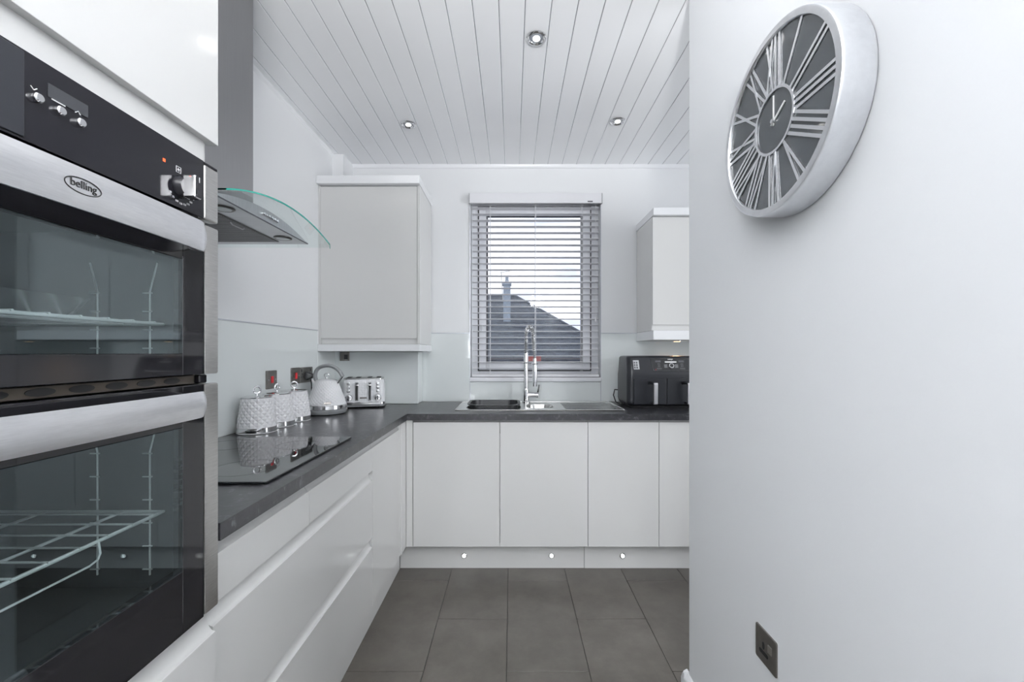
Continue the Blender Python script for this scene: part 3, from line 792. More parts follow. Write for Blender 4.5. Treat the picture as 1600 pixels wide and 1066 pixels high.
for y in (1.245, 1.569):
    R = frame((1, 0, 0), (0, -1, 0), (0, 0, -1), (-.850, y, BZ - .0003))
    l = G().lathe([(.031, 0), (.031, .0018), (.026, .004), (.0235, .003)], M=R, seg=32).obj('hood_lamp', 'nickel', hd)
    G().lathe([(.0225, .0031), (.021, .0044), (.012, .0054)], M=R, seg=28).obj('lens', 'lamp_glass', l)
for k in range(6):
    y = 1.360 + k * .0155
    R = frame(*FX, (BXF + .0002, y, 1.7005)); G().lathe([(.0052, 0), (.0052, .005), (.0042, .0065)], M=R, seg=14).obj('button', 'chrome', body)

# ================================================================== sink
SX0, SX1, SY0, SY1 = -.340, .672, 2.492, 2.915
sk_ = thing('kitchen_sink', 'stainless steel one-and-a-half bowl sink with drainer under the window', 'sink', (.16, 2.7, WT))
ZT = WT + .005
def hole_plate(g, rect, ho, z):
    x0, x1, y0, y1 = rect; c = Vector(((x0 + x1) / 2, (y0 + y1) / 2, z))
    n = len(ho); out = []
    for p in ho:
        d = p - c
        k = min([((x1 - c.x) / abs(d.x)) if abs(d.x) > 1e-9 else 1e9, ((y1 - c.y) / abs(d.y)) if abs(d.y) > 1e-9 else 1e9])
        out.append(Vector((c.x + d.x * k, c.y + d.y * k, z)))
    # snap the closest outer point to each rectangle corner
    for cx, cy in ((x0, y0), (x0, y1), (x1, y0), (x1, y1)):
        i = min(range(n), key=lambda q: (out[q].x - cx) ** 2 + (out[q].y - cy) ** 2); out[i] = Vector((cx, cy, z))
    a = [g.bm.verts.new(p) for p in out]; b = [g.bm.verts.new(p) for p in ho]
    for i in range(n):
        j = (i + 1) % n; g.bm.faces.new((a[i], a[j], b[j], b[i]))
def bowl(g, x0, x1, y0, y1, r, depth):
    R = []
    for q, dz in ((0, 0), (.004, -.004), (.008, -.02), (.016, -depth + .03), (.028, -depth + .008), (.05, -depth)):
        R.append(rrect(x0 + q, x1 - q, y0 + q, y1 - q, max(.02, r - q * .5), ZT + dz))
    g.rings(R, True, False, True)
g = G()
MB_ = (-.282, .055, 2.545, 2.855); HB_ = (.090, .262, 2.575, 2.80)
hole_plate(g, (SX0 + .004, .0725, SY0 + .004, SY1 - .004), rrect(*MB_, .06, ZT), ZT)
hole_plate(g, (.0725, .285, SY0 + .004, SY1 - .004), rrect(*HB_, .06, ZT), ZT)
bowl(g, *MB_, .06, .16); bowl(g, *HB_, .06, .09)
# drainer with pressed grooves (ridges)
ng = 6; rows = []
nx = 2
yv = [SY0 + .004]
zv = [ZT]
for k in range(ng):
    yc = 2.56 + k * .052
    for dy, dz in ((-.016, 0), (-.010, .004), (.010, .004), (.016, 0)): yv.append(yc + dy); zv.append(ZT + dz)
yv.append(SY1 - .004); zv.append(ZT)
xs = [.285, .318, .330, .618, .630, SX1 - .004]
V = [[g.bm.verts.new((x, y, ZT if (i in (0, 1, 4, 5)) else z)) for y, z in zip(yv, zv)] for i, x in enumerate(xs)]
for a, b in zip(V[:-1], V[1:]):
    for i in range(len(a) - 1): g.bm.faces.new((a[i], a[i + 1], b[i + 1], b[i]))
# rolled rim
g.tube(rrect(SX0 + .004, SX1 - .004, SY0 + .004, SY1 - .004, .012, WT + .0042), .0036, 8, True)
g.obj('basin', 'steel_sink', sk_, angle=40)
for x, y, z in (((MB_[0] + MB_[1]) / 2, 2.70, ZT - .158), ((HB_[0] + HB_[1]) / 2, 2.69, ZT - .088)):
    G().lathe([(.038, 0), (.038, .002), (.030, .003), (.012, .001)], (x, y, z), 28).obj('waste', 'chrome', sk_)
# washing-up bowl
g = G(); z0 = ZT - .153; zt = WT + .028
def wob(pts): 
    return [Vector((p.x, p.y, p.z - (.010 * math.exp(-((p.x + .113) / .07) ** 2) if p.z > WT else 0))) for p in pts]
g.rings([rrect(-.235, .010, 2.60, 2.80, .05, z0), rrect(-.252, .026, 2.575, 2.825, .06, z0 + .03), wob(rrect(-.267, .040, 2.562, 2.840, .07, zt - .006)), wob(rrect(-.2785, .0515, 2.551, 2.851, .07, zt - .004)), wob(rrect(-.2785, .0515, 2.551, 2.851, .07, zt)),
         wob(rrect(-.262, .035, 2.567, 2.835, .065, zt)), rrect(-.246, .020, 2.581, 2.819, .055, z0 + .03), rrect(-.232, .007, 2.603, 2.797, .05, z0 + .004)], True, True, True)
tag(g.obj('washing_up_bowl', 'black_plastic'), 'black plastic washing-up bowl sitting in the main sink bowl', 'washing-up bowl')

# tap
TX, TYY = .095, 2.872
tp = thing('spring_tap', 'chrome spring-neck kitchen tap with pull-down spray', 'tap', (TX, TYY, ZT))
g = G(); g.lathe([(.026, 0), (.026, .006), (.020, .010), (.020, .085), (.0175, .090), (.0150, .095), (.0150, .330), (.0125, .336)], (TX, TYY, ZT + .0005), 28); g.obj('column', 'chrome', tp)
arcp = []
zA = 1.245
for i in range(6): arcp.append(Vector((TX, TYY, zA + (1.375 - zA) * i / 6)))
HXx, HY_ = .150, TYY - .095
for i in range(15):
    a = PI * i / 14; cx = (TX + HXx) / 2; k = (1 - math.cos(a)) / 2
    arcp.append(Vector((TX + (HXx - .012 - TX) * k, TYY + (HY_ - TYY) * k, 1.375 + .050 * math.sin(a))))
end = Vector((HXx, HY_, 1.205))
for i in range(1, 7): arcp.append(arcp[20].lerp(end, i / 6))
G().tube(arcp, .0075, 10).obj('hose', 'grey_plastic', tp)
# coil spring around the hose
def coil(path, turns, R, r):
    n = len(path); L = [0]
    for i in range(1, n): L.append(L[-1] + (path[i] - path[i - 1]).length)
    pts = []; up = None; N = turns * 12
    for s_ in range(N + 1):
        t = L[-1] * s_ / N; i = max(0, min(n - 2, next((q for q in range(n - 1) if L[q + 1] >= t), n - 2)))
        fr = (t - L[i]) / max(1e-9, L[i + 1] - L[i]); p = path[i].lerp(path[i + 1], fr); d = (path[i + 1] - path[i]).normalized()
        if up is None: up = d.orthogonal().normalized()
        up = (up - d * up.dot(d)).normalized(); sd = d.cross(up); a = 2 * PI * s_ / 12
        pts.append(p + (up * math.cos(a) + sd * math.sin(a)) * R)
    return pts
G().tube(coil(arcp[:25], 38, .0125, .0022), .0024, 6).obj('spring', 'chrome', tp)
hp = Vector((HXx, HY_, 0))
g = G(); g.lathe([(.009, 1.030), (.015, 1.032), (.0155, 1.050), (.0165, 1.12), (.0165, 1.165), (.0120, 1.178), (.0110, 1.215)], (HXx, HY_, 0), 22); g.obj('spray_head', 'chrome', tp)
g = G(); g.tube([(TX, TYY, 1.185), (TX + .01, TYY - .02, 1.185), (HXx - .006, HY_ + .014, 1.180)], .0055, 8); g.torus((HXx, HY_, 1.180), .0185, .004, 'Z'); g.torus((TX, TYY, 1.185), .0165, .006, 'Z'); g.obj('docking_arm', 'chrome', tp)
g = G(); g.cyl((TX + .012, TYY, .968), (TX + .072, TYY - .006, .968), .017, seg=20); g.cyl((TX + .072, TYY - .006, .968), (TX + .082, TYY - .007, .968), .019, seg=20)
lvb = g.obj('lever_body', 'chrome', tp)
G().tube([(TX + .077, TYY - .007, .972), (TX + .082, TYY - .012, 1.00), (TX + .088, TYY - .018, 1.038)], [.007, .006, .0045], 10).obj('lever', 'chrome', lvb)

# ================================================================== venetian blind
bl = thing('venetian_blind', 'white slatted venetian blind hanging in the kitchen window', 'blind', (.16, 2.985, WZ0))
G().box(WX0 - .004, WX1 + .004, YB - .034, YB - .016, 2.292, 2.362, .003, 2).obj('valance', 'blind_white', bl)
G().box(WX0 + .006, WX1 - .006, YB - .0155, YB + .03, 2.305, 2.352, .002, 1).obj('headrail', 'blind_white', bl)
G().box(WX0 - .0075, WX0 - .0045, YB - .035, YB - .008, 2.292, 2.362).obj('end_clip', 'grey_mark', bl, smooth=False); G().box(WX1 + .0045, WX1 + .0075, YB - .035, YB - .008, 2.292, 2.362).obj('end_clip', 'grey_mark', bl, smooth=False)
G().box(.525, .560, YB - .0348, YB - .034, 2.299, 2.307).obj('maker_mark', 'dark_mark', bl, smooth=False)
NS = 27; sl0 = None; pitch = (2.285 - 1.112) / NS; SY = 2.991
for k in range(NS):
    z = 2.272 - k * pitch
    if sl0 is None:
        hw = .0225; prof = [(-hw, -.0012), (-hw * .5, .0002), (0, .0008), (hw * .5, .0002), (hw, -.0012), (hw, .0010), (hw * .5, .0026), (0, .0032), (-hw * .5, .0026), (-hw, .0010)]
        sl0 = G().prism(prof, 'X', WX0 + .012 - .164, WX1 - .008 - .164).obj('slat', 'blind_white', bl, local=True, smooth=False)
        sl0.location = Vector((.164, SY, z)) - bl.location; sl0.rotation_euler = (math.radians(-3), 0, 0)
    else:
        o = inst(sl0, 'slat', bl, (.164, SY, z), (math.radians(-3), 0, 0))
G().box(WX0 + .012, WX1 - .008, SY - .024, SY + .024, 1.083, 1.101, .003, 2).obj('bottom_rail', 'blind_white', bl)
for x in (-.155, .163, .488):
    g = G()
    for dy in (-.0265, .0265): g.cyl((x, SY + dy, 1.095), (x, SY + dy, 2.30), .0012, seg=6)
    g.cyl((x + .006, SY - .0268, 1.095), (x + .006, SY - .0268, 2.30), .0009, seg=5)
    g.obj('ladder_cord', 'blind_white', bl)
g = G(); g.cyl((.585, SY - .030, 1.50), (.585, SY - .030, 2.30), .0011, seg=6); g.lathe([(.004, 0), (.007, .01), (.003, .035)], (.585, SY - .030, 1.47), 10); g.obj('pull_cord', 'blind_white', bl)

# ================================================================== canisters, kettle, toaster
def facet_body(prof, rows, seg, amp, c=(0, 0, 0)):
    """embossed body: alternate vertices pushed in and out, so that flat facets make diamonds"""
    g = G(); R = []
    H = [p[1] for p in prof]
    def rad(z):
        for (ra, za), (rb, zb) in zip(prof[:-1], prof[1:]):
            if za <= z <= zb: return ra + (rb - ra) * (z - za) / (zb - za)
        return prof[-1][0]
    z0, z1 = H[0], H[-1]
    for j in range(rows + 1):
        z = z0 + (z1 - z0) * j / rows; ring = []
        for i in range(seg):
            edge = j in (0, rows)
            off = 0 if edge else (amp if (i + j) % 2 else -amp)
            a = 2 * PI * i / seg; r = rad(z) + off
            ring.append(Vector((c[0] + r * math.cos(a), c[1] + r * math.sin(a), c[2] + z)))
        R.append(ring)
    V = [[g.bm.verts.new(p) for p in r] for r in R]
    for j in range(rows):
        for i in range(seg):
            k = (i + 1) % seg; a, b, cc, d = V[j][i], V[j][k], V[j + 1][k], V[j + 1][i]
            if (i + j) % 2: g.bm.faces.new((a, b, d)); g.bm.faces.new((b, cc, d))
            else: g.bm.faces.new((a, b, cc)); g.bm.faces.new((a, cc, d))
    g.bm.faces.new(list(reversed(V[0]))); g.bm.faces.new(V[-1])
    return g
def ring_lid(g, c, z, R, r, rot):
    pts = []
    for i in range(26):
        a = 2 * PI * i / 26; u = R * math.cos(a); pts.append((c[0] + u * math.cos(rot), c[1] + u * math.sin(rot), z + R * math.sin(a)))
    g.tube(pts, r, 8, True)
can_src = None
def copy_thing(root, loc, rotz, label):
    r = root.copy(); COL.objects.link(r); r.location = loc; r.rotation_euler = (0, 0, rotz); r['label'] = label
    for c_ in list(root.children):
        if c_.name.split('.')[0] == '': continue
        k = c_.copy(); COL.objects.link(k); k.parent = r
        for d_ in c_.children:
            q = d_.copy(); COL.objects.link(q); q.parent = k
    return r
cg = 'embossed white storage canisters'
can = thing('storage_canister', 'nearest white embossed canister, first of three beside the hob', 'canister', (-1.103, 1.83, WT + .0008), .5, cg)
facet_body([(.0755, .025), (.0600, .149)], 10, 34, .0019).obj('body', 'ceramic', can, local=True, smooth=False)
G().lathe([(.0762, .0045), (.0768, .0065), (.0762, .0245), (.0745, .0248)], seg=44).obj('chrome_band', 'chrome', can, local=True)
G().lathe([(.0755, 0), (.0772, .0022), (.0760, .0044)], seg=44).obj('foot_ring', 'ceramic', can, local=True)
lid = G().lathe([(.0598, .1495), (.0605, .1505), (.0605, .1525), (.052, .1550), (.010, .1575)], seg=40).obj('lid', 'chrome', can, local=True)
g = G(); g.lathe([(.006, .157), (.0035, .162), (.0035, .167)], seg=14); ring_lid(g, (0, 0), .1815, .0140, .0042, .35); g.obj('ring_handle', 'chrome', lid, local=True)
copy_thing(can, (-1.103, 1.986, WT + .0008), 1.1, 'middle white embossed canister of the three on the worktop')
copy_thing(can, (-1.103, 2.142, WT + .0008), .15, 'farthest white embossed canister, next to the kettle')

KX, KY = -1.050, 2.395
kt = thing('kettle', 'white embossed pyramid kettle with a grey arched handle', 'kettle', (KX, KY, WT + .0008), .0)
G().lathe([(.088, 0), (.104, .004), (.110, .016), (.110, .024), (.106, .0275)], seg=48).obj('power_base', 'grey_plastic', kt, local=True)
G().lathe([(.106, .028), (.1085, .031), (.1075, .050), (.104, .0515)], seg=48).obj('chrome_band', 'chrome', kt, local=True)
facet_body([(.1035, .052), (.098, .075), (.080, .125), (.0640, .170), (.0585, .184)], 16, 56, .0011).obj('body', 'ceramic', kt, local=True, smooth=False)
kl = G().lathe([(.057, .1845), (.055, .188), (.030, .194), (.010, .196)], seg=36).obj('lid', 'ceramic', kt, local=True)
g = G(); g.lathe([(.006, .196), (.004, .203)], seg=12); ring_lid(g, (0, 0), .214, .0125, .003, 0); g.obj('ring_handle', 'chrome', kl, local=True)
# arched handle in the plane facing the camera
ctl = [(-.052, .160), (-.060, .190), (-.064, .215), (-.057, .240), (-.036, .260), (.004, .269), (.044, .260), (.074, .236), (.092, .206)]
hp_ = []
for i in range(21):      # Catmull-Rom through the control points
    t = i / 20 * 8; k = min(7, int(t)); f_ = t - k
    P = [ctl[max(0, min(8, k + d))] for d in (-1, 0, 1, 2)]
    q = [.5 * (2 * P[1][m] + (P[2][m] - P[0][m]) * f_ + (2 * P[0][m] - 5 * P[1][m] + 4 * P[2][m] - P[3][m]) * f_ ** 2 + (3 * P[1][m] - P[0][m] - 3 * P[2][m] + P[3][m]) * f_ ** 3) for m in (0, 1)]
    hp_.append((q[0], 0, q[1]))
g = G(); rr = []
for i, p in enumerate(hp_):
    a = hp_[max(0, i - 1)]; b = hp_[min(20, i + 1)]; tx, tz = b[0] - a[0], b[2] - a[2]; L = math.hypot(tx, tz); nx_, nz_ = -tz / L, tx / L
    wv, th = .0125, .0105
    rr.append([Vector((p[0] + nx_ * th * math.sin(q) , wv * math.cos(q), p[2] + nz_ * th * math.sin(q))) for q in [2 * PI * k / 12 for k in range(12)]])
g.rings(rr); kh = g.obj('handle', 'grey_plastic', kt, local=True)
G().tube([(.090, 0, .210), (.070, 0, .184), (.0545, 0, .165)], .0065, 10).obj('handle_bracket', 'chrome', kh, local=True)
G().tube([(-.054, 0, .172), (-.052, 0, .162), (-.052, 0, .150)], .0110, 10).obj('handle_bracket', 'chrome', kh, local=True)
# spout on the wall side, low neck
g = G(); g.rings([[Vector((-.050 - .022 * t + .0 , -.010, .150 + .03 * t)) + Vector((0, (.018 - .010 * t) * math.cos(q), (.020 - .008 * t) * math.sin(q))) for q in [2 * PI * k / 12 for k in range(12)]] for t in (0, .5, 1, 1.25)]); g.obj('spout', 'ceramic', kt, local=True)
def badge(par, M, w, hgt, m='nickel'):
    g = G(); g.box(-w / 2, w / 2, -hgt / 2, hgt / 2, 0, .0015, .0005, 1, M); return g.obj('badge', m, par, local=True)
ang = -1.115; Rb = .1025
badge(kt, frame((-math.sin(ang), math.cos(ang), 0), (-math.cos(ang) * .3, -math.sin(ang) * .3, .954), (math.cos(ang) * .954, math.sin(ang) * .954, .3), (Rb * math.cos(ang), Rb * math.sin(ang), .066)), .036, .0095)

tx0, tx1, ty0, ty1 = -1.0675, -.8075, 2.597, 2.777
ts = thing('toaster', 'white embossed four-slot toaster in the corner beside the kettle', 'toaster', ((tx0 + tx1) / 2, (ty0 + ty1) / 2, WT + .0008), math.radians(15))
W2, D2 = (tx1 - tx0) / 2, (ty1 - ty0) / 2
g = G(); g.rings([rrect(-W2 + q, W2 - q, -D2 + q, D2 - q, .035, z) for q, z in ((.010, .010), (.004, .014), (.003, .030), (.004, .120), (.007, .165), (.012, .176))]); g.obj('body', 'quilted_white', ts, local=True)
g = G(); g.rings([rrect(-W2 + q, W2 - q, -D2 + q, D2 - q, .036, z) for q, z in ((.002, .021), (.0, .023), (.0, .036), (.002, .038))]); g.obj('chrome_band', 'chrome', ts, local=True)
g = G(); g.rings([rrect(-W2 + q, W2 - q, -D2 + q, D2 - q, .034, z) for q, z in ((.012, .006), (.004, .010), (.003, .0205))]); g.obj('base', 'grey_plastic', ts, local=True)
tt = G(); tt.rings([rrect(-W2 + q, W2 - q, -D2 + q, D2 - q, .034, z) for q, z in ((.011, .1762), (.011, .183), (.016, .186))]); tto = tt.obj('top_plate', 'steel_sink', ts, local=True)
for x in (-.088, -.034, .034, .088): G().box(x - .013, x + .013, -D2 + .035, D2 - .025, .1862, .1872).obj('slot', 'black_rubber', tto, local=True, smooth=False)
for x in (-W2 + .035, W2 - .035):
    for y in (-D2 + .035, D2 - .035): G().lathe([(.010, 0), (.010, .006)], (x, y, 0), 14).obj('foot', 'black_rubber', ts, local=True)
YFt = -D2 + .003
for x in (-.038, .037):
    s_ = G().box(x - .0095, x + .0095, YFt - .002, YFt + .002, .046, .160, .0015, 2).obj('lever_slot', 'grey_plastic', ts, local=True)
    G().box(x - .005, x + .005, YFt - .0030, YFt - .0018, .052, .152).obj('slot_gap', 'black_rubber', s_, local=True, smooth=False)
    g = G(); g.box(x - .0085, x - .0055, YFt - .005, YFt - .002, .052, .152); g.box(x - .010, x + .012, YFt - .022, YFt - .003, .138, .147, .003, 2); g.obj('lever', 'chrome', s_, local=True)
for x in (-.085, .085):
    R = frame(*FNY, (x, YFt, .066)); k_ = G().lathe([(.022, 0), (.022, .004), (.0190, .008), (.0175, .014), (.008, .0155)], M=R, seg=28).obj('browning_dial', 'chrome', ts, local=True)
    G().box(x - .003, x + .003, YFt - .0215, YFt - .0135, .054, .078, .001, 1).obj('dial_grip', 'black_plastic', k_, local=True)
    for j in range(3):
        R = frame(*FNY, (x, YFt, .106 + j * .0225)); G().lathe([(.0092, 0), (.0092, .003), (.0060, .0045)], M=R, seg=18).obj('button', 'chrome', ts, local=True)
badge(ts, frame((1, 0, 0), (0, 0, 1), (0, -1, 0), (0, YFt, .064)), .040, .009)

# ================================================================== sockets and switches
def rplate(g, u0, u1, v0, v1, r, d0, d1, M):
    g.rings([[M @ p for p in rrect(u0 + q, u1 - q, v0 + q, v1 - q, r, d)] for q, d in ((0, d0), (0, d1 - .001), (.001, d1))])
def cooker_switch(y, z, lab):
    s = thing('cooker_switch', lab, 'switch', (XL + .006, y, z), group='red rocker switches on the left splashback')
    M = frame(*FX, (XL + .0065, y, z))
    g = G(); rplate(g, -.0445, .0445, -.0445, .0445, .004, 0, .006, M); g.obj('plate', 'nickel', s)
    g = G(); g.box(-.010, .010, -.017, .017, .0062, .0100, .003, 2, M); g.obj('rocker', 'red', s)
    for u in (-.030, .030): G().lathe([(.003, .0061), (.003, .0070)], M=M @ Matrix.Translation((u, 0, 0)), seg=12).obj('screw', 'chrome', s)
cooker_switch(2.076, 1.121, 'dark metal switch with a red rocker, above the first canisters')
cooker_switch(2.306, 1.127, 'dark metal switch with a red rocker, between the canisters and the plug socket')
def sock_face(g_par, M, u, flip=1):
    g = G(); g.box(u - .0025, u + .0025, .002, .011, .0056, .0066, 0, 1, M); g.obj('earth_hole', 'black_rubber', g_par, smooth=False)
    for s_ in (-.011, .011): g = G(); g.box(u + s_ - .003, u + s_ + .003, -.014, -.009, .0056, .0066, 0, 1, M); g.obj('pin_hole', 'black_rubber', g_par, smooth=False)
ds = thing('double_socket', 'dark metal double plug socket on the splashback behind the kettle', 'socket', (XL + .006, 2.445, 1.127))
M = frame(*FX, (XL + .0065, 2.4265, 1.127))
g = G(); rplate(g, -.0730, .0730, -.0430, .0430, .004, 0, .006, M); g.obj('plate', 'nickel', ds)
sock_face(ds, M, -.052); 
for u in (-.060, .045): g = G(); g.box(u - .005, u + .005, .018, .034, .0062, .0085, .001, 1, M); g.obj('rocker', 'black_plastic', ds)
pg = thing('kettle_plug', 'black mains plug in the double socket behind the kettle', 'plug', (XL + .013, 2.432, 1.127))
M2 = frame(*FX, (XL + .0135, 2.432, 1.122))
g = G(); g.rings([[M2 @ p for p in rrect(-.026 + q, .026 - q, -.026 + q, .022 - q, .010, d)] for q, d in ((0, 0), (0, .008), (.006, .018), (.011, .030), (.013, .032))]); pb = g.obj('plug_body', 'black_plastic', pg)
g = G(); c0 = M2 @ Vector((0, -.022, .02)); g.tube([c0, c0 + Vector((.004, 0, -.03)), c0 + Vector((0, .01, -.09)), c0 + Vector((-.006, .02, -.150)), Vector((XL + .022, 2.490, WT + .02)), Vector((XL + .022, 2.510, WT + .005)), Vector((XL + .022, 2.540, WT + .005))], .0034, 8); g.obj('cord', 'black_rubber', pg)
# small bronze outlet half hidden under the wall cabinet
js = thing('junction_plate', 'small bronze outlet plate tucked under the left wall cabinet', 'socket', (-1.09, 2.829, 1.222))
M = frame((1, 0, 0), (0, 0, 1), (0, -1, 0), (-1.118, 2.8295, 1.228))
g = G(); rplate(g, -.032, .032, -.030, .030, .003, 0, .006, M); g.obj('plate', 'nickel', js)
g = G(); g.box(.0, .022, -.020, .012, .0062, .018, .003, 2, M); g.obj('spur_cover', 'black_plastic', js)
# single socket low on the partition
so = thing('wall_socket', 'single dark metal plug socket low on the right wall', 'socket', (XR, 1.078, .455))
M = frame(*FNX, (XR - .0008, 1.0775, .4985))
g = G(); g.rings([[M @ p for p in rrect(-.0450, .0450, -.0445, .0445, .004, d)] for d in (0, .0008)]); g.obj('gasket', 'white_mark', so)
g = G(); rplate(g, -.0440, .0440, -.0435, .0435, .005, .001, .005, M); g.obj('plate', 'nickel', so)
g = G(); g.rings([[M @ Vector((-.008 + .0048 * math.cos(q), .003 + .010 * math.sin(q), d)) for q in [2 * PI * k / 18 for k in range(18)]] for d in (.0052, .0058)]); g.obj('earth_hole', 'black_rubber', so)
g = G(); g.rings([[M @ p for p in rrect(-.026, .012, -.0205, -.0105, .0048, d)] for d in (.0052, .0058)]); g.obj('pin_hole', 'black_rubber', so)
g = G(); g.box(.0135, .0290, .001, .021, .0052, .0085, .001, 1, M); g.obj('rocker', 'switch_metal', so)

# ================================================================== air fryer
AX0, AX1, AY0, AY1 = .712, 1.180, 2.600, 2.880
af = thing('air_fryer', 'black two-drawer air fryer on the worktop right of the sink', 'air fryer', ((AX0 + AX1) / 2, 2.74, WT))
g = G(); r = .035
def aring(q, z, yf): return rrect(AX0 + q, AX1 - q, yf, AY1 - q, r, z)
g.rings([aring(.020, WT + .012, AY0 + .024), aring(.006, WT + .022, AY0 + .008), aring(.0, WT + .045, AY0 + .002), aring(.001, WT + .200, AY0 + .004), aring(.003, WT + .225, AY0 + .006), aring(.008, WT + .310, AY0 + .040), aring(.014, WT + .320, AY0 + .052), aring(.030, WT + .323, AY0 + .065)])
g.obj('body', 'fryer_body', af, angle=50)
g = G(); g.rings([rrect(AX0 + .022, AX1 - .022, AY0 + .026, AY1 - .022, .03, WT + .0008), rrect(AX0 + .020, AX1 - .020, AY0 + .022, AY1 - .022, .03, WT + .0135)]); g.obj('base', 'black_rubber', af)
pnx = (0, -.93, .367); 
# control panel lies on the sloped fascia
sl = Vector((0, .034, .085)).normalized(); nrm = Vector((0, -sl.z, sl.y))
def fas(u, v, d): return Vector((u, AY0 + .006, WT + .225)) + sl * v + nrm * d
def fasM(u, v, d): 
    p = fas(u, v, d); return frame((1, 0, 0), sl, nrm, p)
PXc = .985
g = G(); o1 = [(-.118, .086), (.118, .086), (.112, .006), (-.112, .006)]
o1 = [(-.1235, .087), (.1235, .087), (.111, .004), (-.111, .004)]
g.rings([[fas(PXc + u, v, d) for u, v in o1] for d in (.0008, .0020)]); pan = g.obj('control_panel', 'fryer_panel', af, smooth=False)
g = G(); g.tube([fas(PXc + u, v, .0022) for u, v in o1], .0013, 6, True); g.obj('panel_trim', 'chrome', pan)
G().lathe([(.0175, .002), (.0175, .006), (.0145, .012), (.0125, .012)], M=fasM(PXc, .037, 0), seg=28).obj('dial', 'chrome', pan)
G().lathe([(.0123, .0118), (.0118, .0128)], M=fasM(PXc, .037, 0), seg=24).obj('dial_cap', 'black_glass', pan)
g = G(); g.box(-.036, .036, -.004, .004, .0021, .0026, 0, 1, fasM(PXc, .064, 0)); g.obj('status_bar', 'white_mark', pan, smooth=False)
for u in (-.078, .066): g = G(); g.box(-.017, .017, -.006, .006, .0021, .0026, 0, 1, fasM(PXc + u, .068, 0)); g.obj('readout', 'dark_mark', pan, smooth=False)
for sx_ in (-.075, .068):
    for v, hw in ((.050, .007), (.036, .007), (.020, .015)):
        g = G(); g.tube([fas(PXc + sx_ + a, v + b, .0023) for a, b in ((-hw, -.003), (hw, -.003), (hw, .003), (-hw, .003))], .0005, 4, True); g.obj('touch_key', 'grey_mark', pan)
for sx_ in (-1, 1):
    for v in (.045, .037, .029):
        g = G(); g.box(-.010, .010, -.0012, .0012, .0021, .0025, 0, 1, fasM(PXc + sx_ * .033, v, 0)); g.obj('print_mark', 'grey_mark', pan, smooth=False)
g = G(); g.lathe([(.003, .0021), (.003, .0026)], M=fasM(PXc - .098, .014, 0), seg=10); g.obj('power_mark', 'red', pan)
text('brand_mark', 'NINJA', .012, 'white_mark', pan, fasM(PXc, .0815, .0022), .0003, .0002)
g = G(); g.box(-.018, .018, -.030, .030, .0008, .0013, 0, 1, fasM(AX0 + .058, .046, -.0005)); st = g.obj('sticker', 'grey_mark', af, smooth=False)
for u, v in ((-.008, .014), (.006, .014), (-.008, -.002), (.006, -.002), (-.008, -.018), (.006, -.018)):
    g = G(); g.box(-.005, .005, -.006, .006, .0014, .0016, 0, 1, fasM(AX0 + .056 + u, .046 + v, -.0005)); g.obj('print_mark', 'dark_mark', st, smooth=False)
for x0, x1 in ((.748, .949), (.952, 1.150)):
    d = G().box(x0, x1, AY0 - .004, AY0 + .006, WT + .024, WT + .186, .004, 3).obj('drawer', 'fryer_body', af)
    xh = x0 + .118
    g = G(); g.rings([[Vector((xh + u, y_ + v, z)) for u, v in ((-.013, .004), (-.011, -.006), (.011, -.006), (.013, .004))] for z, y_ in ((WT + .030, AY0 - .046), (WT + .036, AY0 - .050), (WT + .150, AY0 - .054), (WT + .160, AY0 - .050))])
    hnd = g.obj('handle', 'steel_handle', d)
    g = G(); g.tube([(xh, AY0 - .046, WT + .150), (xh - .008, AY0 - .038, WT + .160), (xh - .020, AY0 - .012, WT + .160), (xh - .022, AY0 - .002, WT + .156)], .010, 10); g.obj('handle_neck', 'fryer_body', hnd)
    G().box(xh - .011, xh + .011, AY0 - .045, AY0 - .003, WT + .030, WT + .042, .003, 2).obj('handle_foot', 'fryer_body', hnd)
g = G(); g.tube([(AX0 + .03, AY1 - .012, WT + .09), (AX0 - .02, AY1 - .03, WT + .095), (AX0 - .036, AY1 - .06, WT + .060), (AX0 - .030, AY1 - .10, WT + .020), (AX0 - .008, AY1 - .13, WT + .0055), (AX0 + .02, AY1 - .12, WT + .006)], .0036, 8); g.obj('cord', 'black_rubber', af)

# ================================================================== clock
CR, CY, CZ, CD = .207, .955, 1.776, .066
ck = thing('wall_clock', 'large round silver skeleton wall clock with roman numerals', 'clock', (XR, CY, CZ - CR))
CM = frame(*FNX, (XR - .0005, CY, CZ))
prof = [(CR - .012, 0), (CR - .003, 0), (CR, .004), (CR, CD - .006), (CR - .002, CD - .001), (CR - .005, CD), (CR - .016, CD), (CR - .018, CD - .003), (CR - .018, CD - .010)]
G().lathe(prof, M=CM, seg=96, cap1=False, cap0=False).obj('rim', 'brushed_rim', ck)
G().lathe([(CR - .004, .002), (CR - .0185, CD - .010), (CR - .0185, CD - .0075)], M=CM, seg=72).obj('face', 'clock_face', ck)
ZN = CD - .0070
r_in, r_out = .068, CR - .0182
BARN = [0]
def bar(g, x0, r0, x1, r1, wd, ang):
    """bar between tangential/radial points, rotated clockwise by ang"""
    p0 = Vector((x0, r0, 0)); p1 = Vector((x1, r1, 0)); d = (p1 - p0).normalized(); n = Vector((-d.y, d.x, 0)) * wd / 2
    Rz = Matrix.Rotation(-ang, 4, 'Z'); BARN[0] += 1; lift = .00035 * (BARN[0] % 3)
    g.rings([[CM @ (Rz @ Vector((q.x, q.y, z))) for q in (p0 - n, p0 + n, p1 + n, p1 - n)] for z in (ZN + lift * .3, ZN + .0018 + lift)])
GL = {1: 'I', 2: 'II', 3: 'III', 4: 'IIII', 5: 'V', 6: 'VI', 7: 'VII', 8: 'VIII', 9: 'IX', 10: 'X', 11: 'XI', 12: 'XII'}
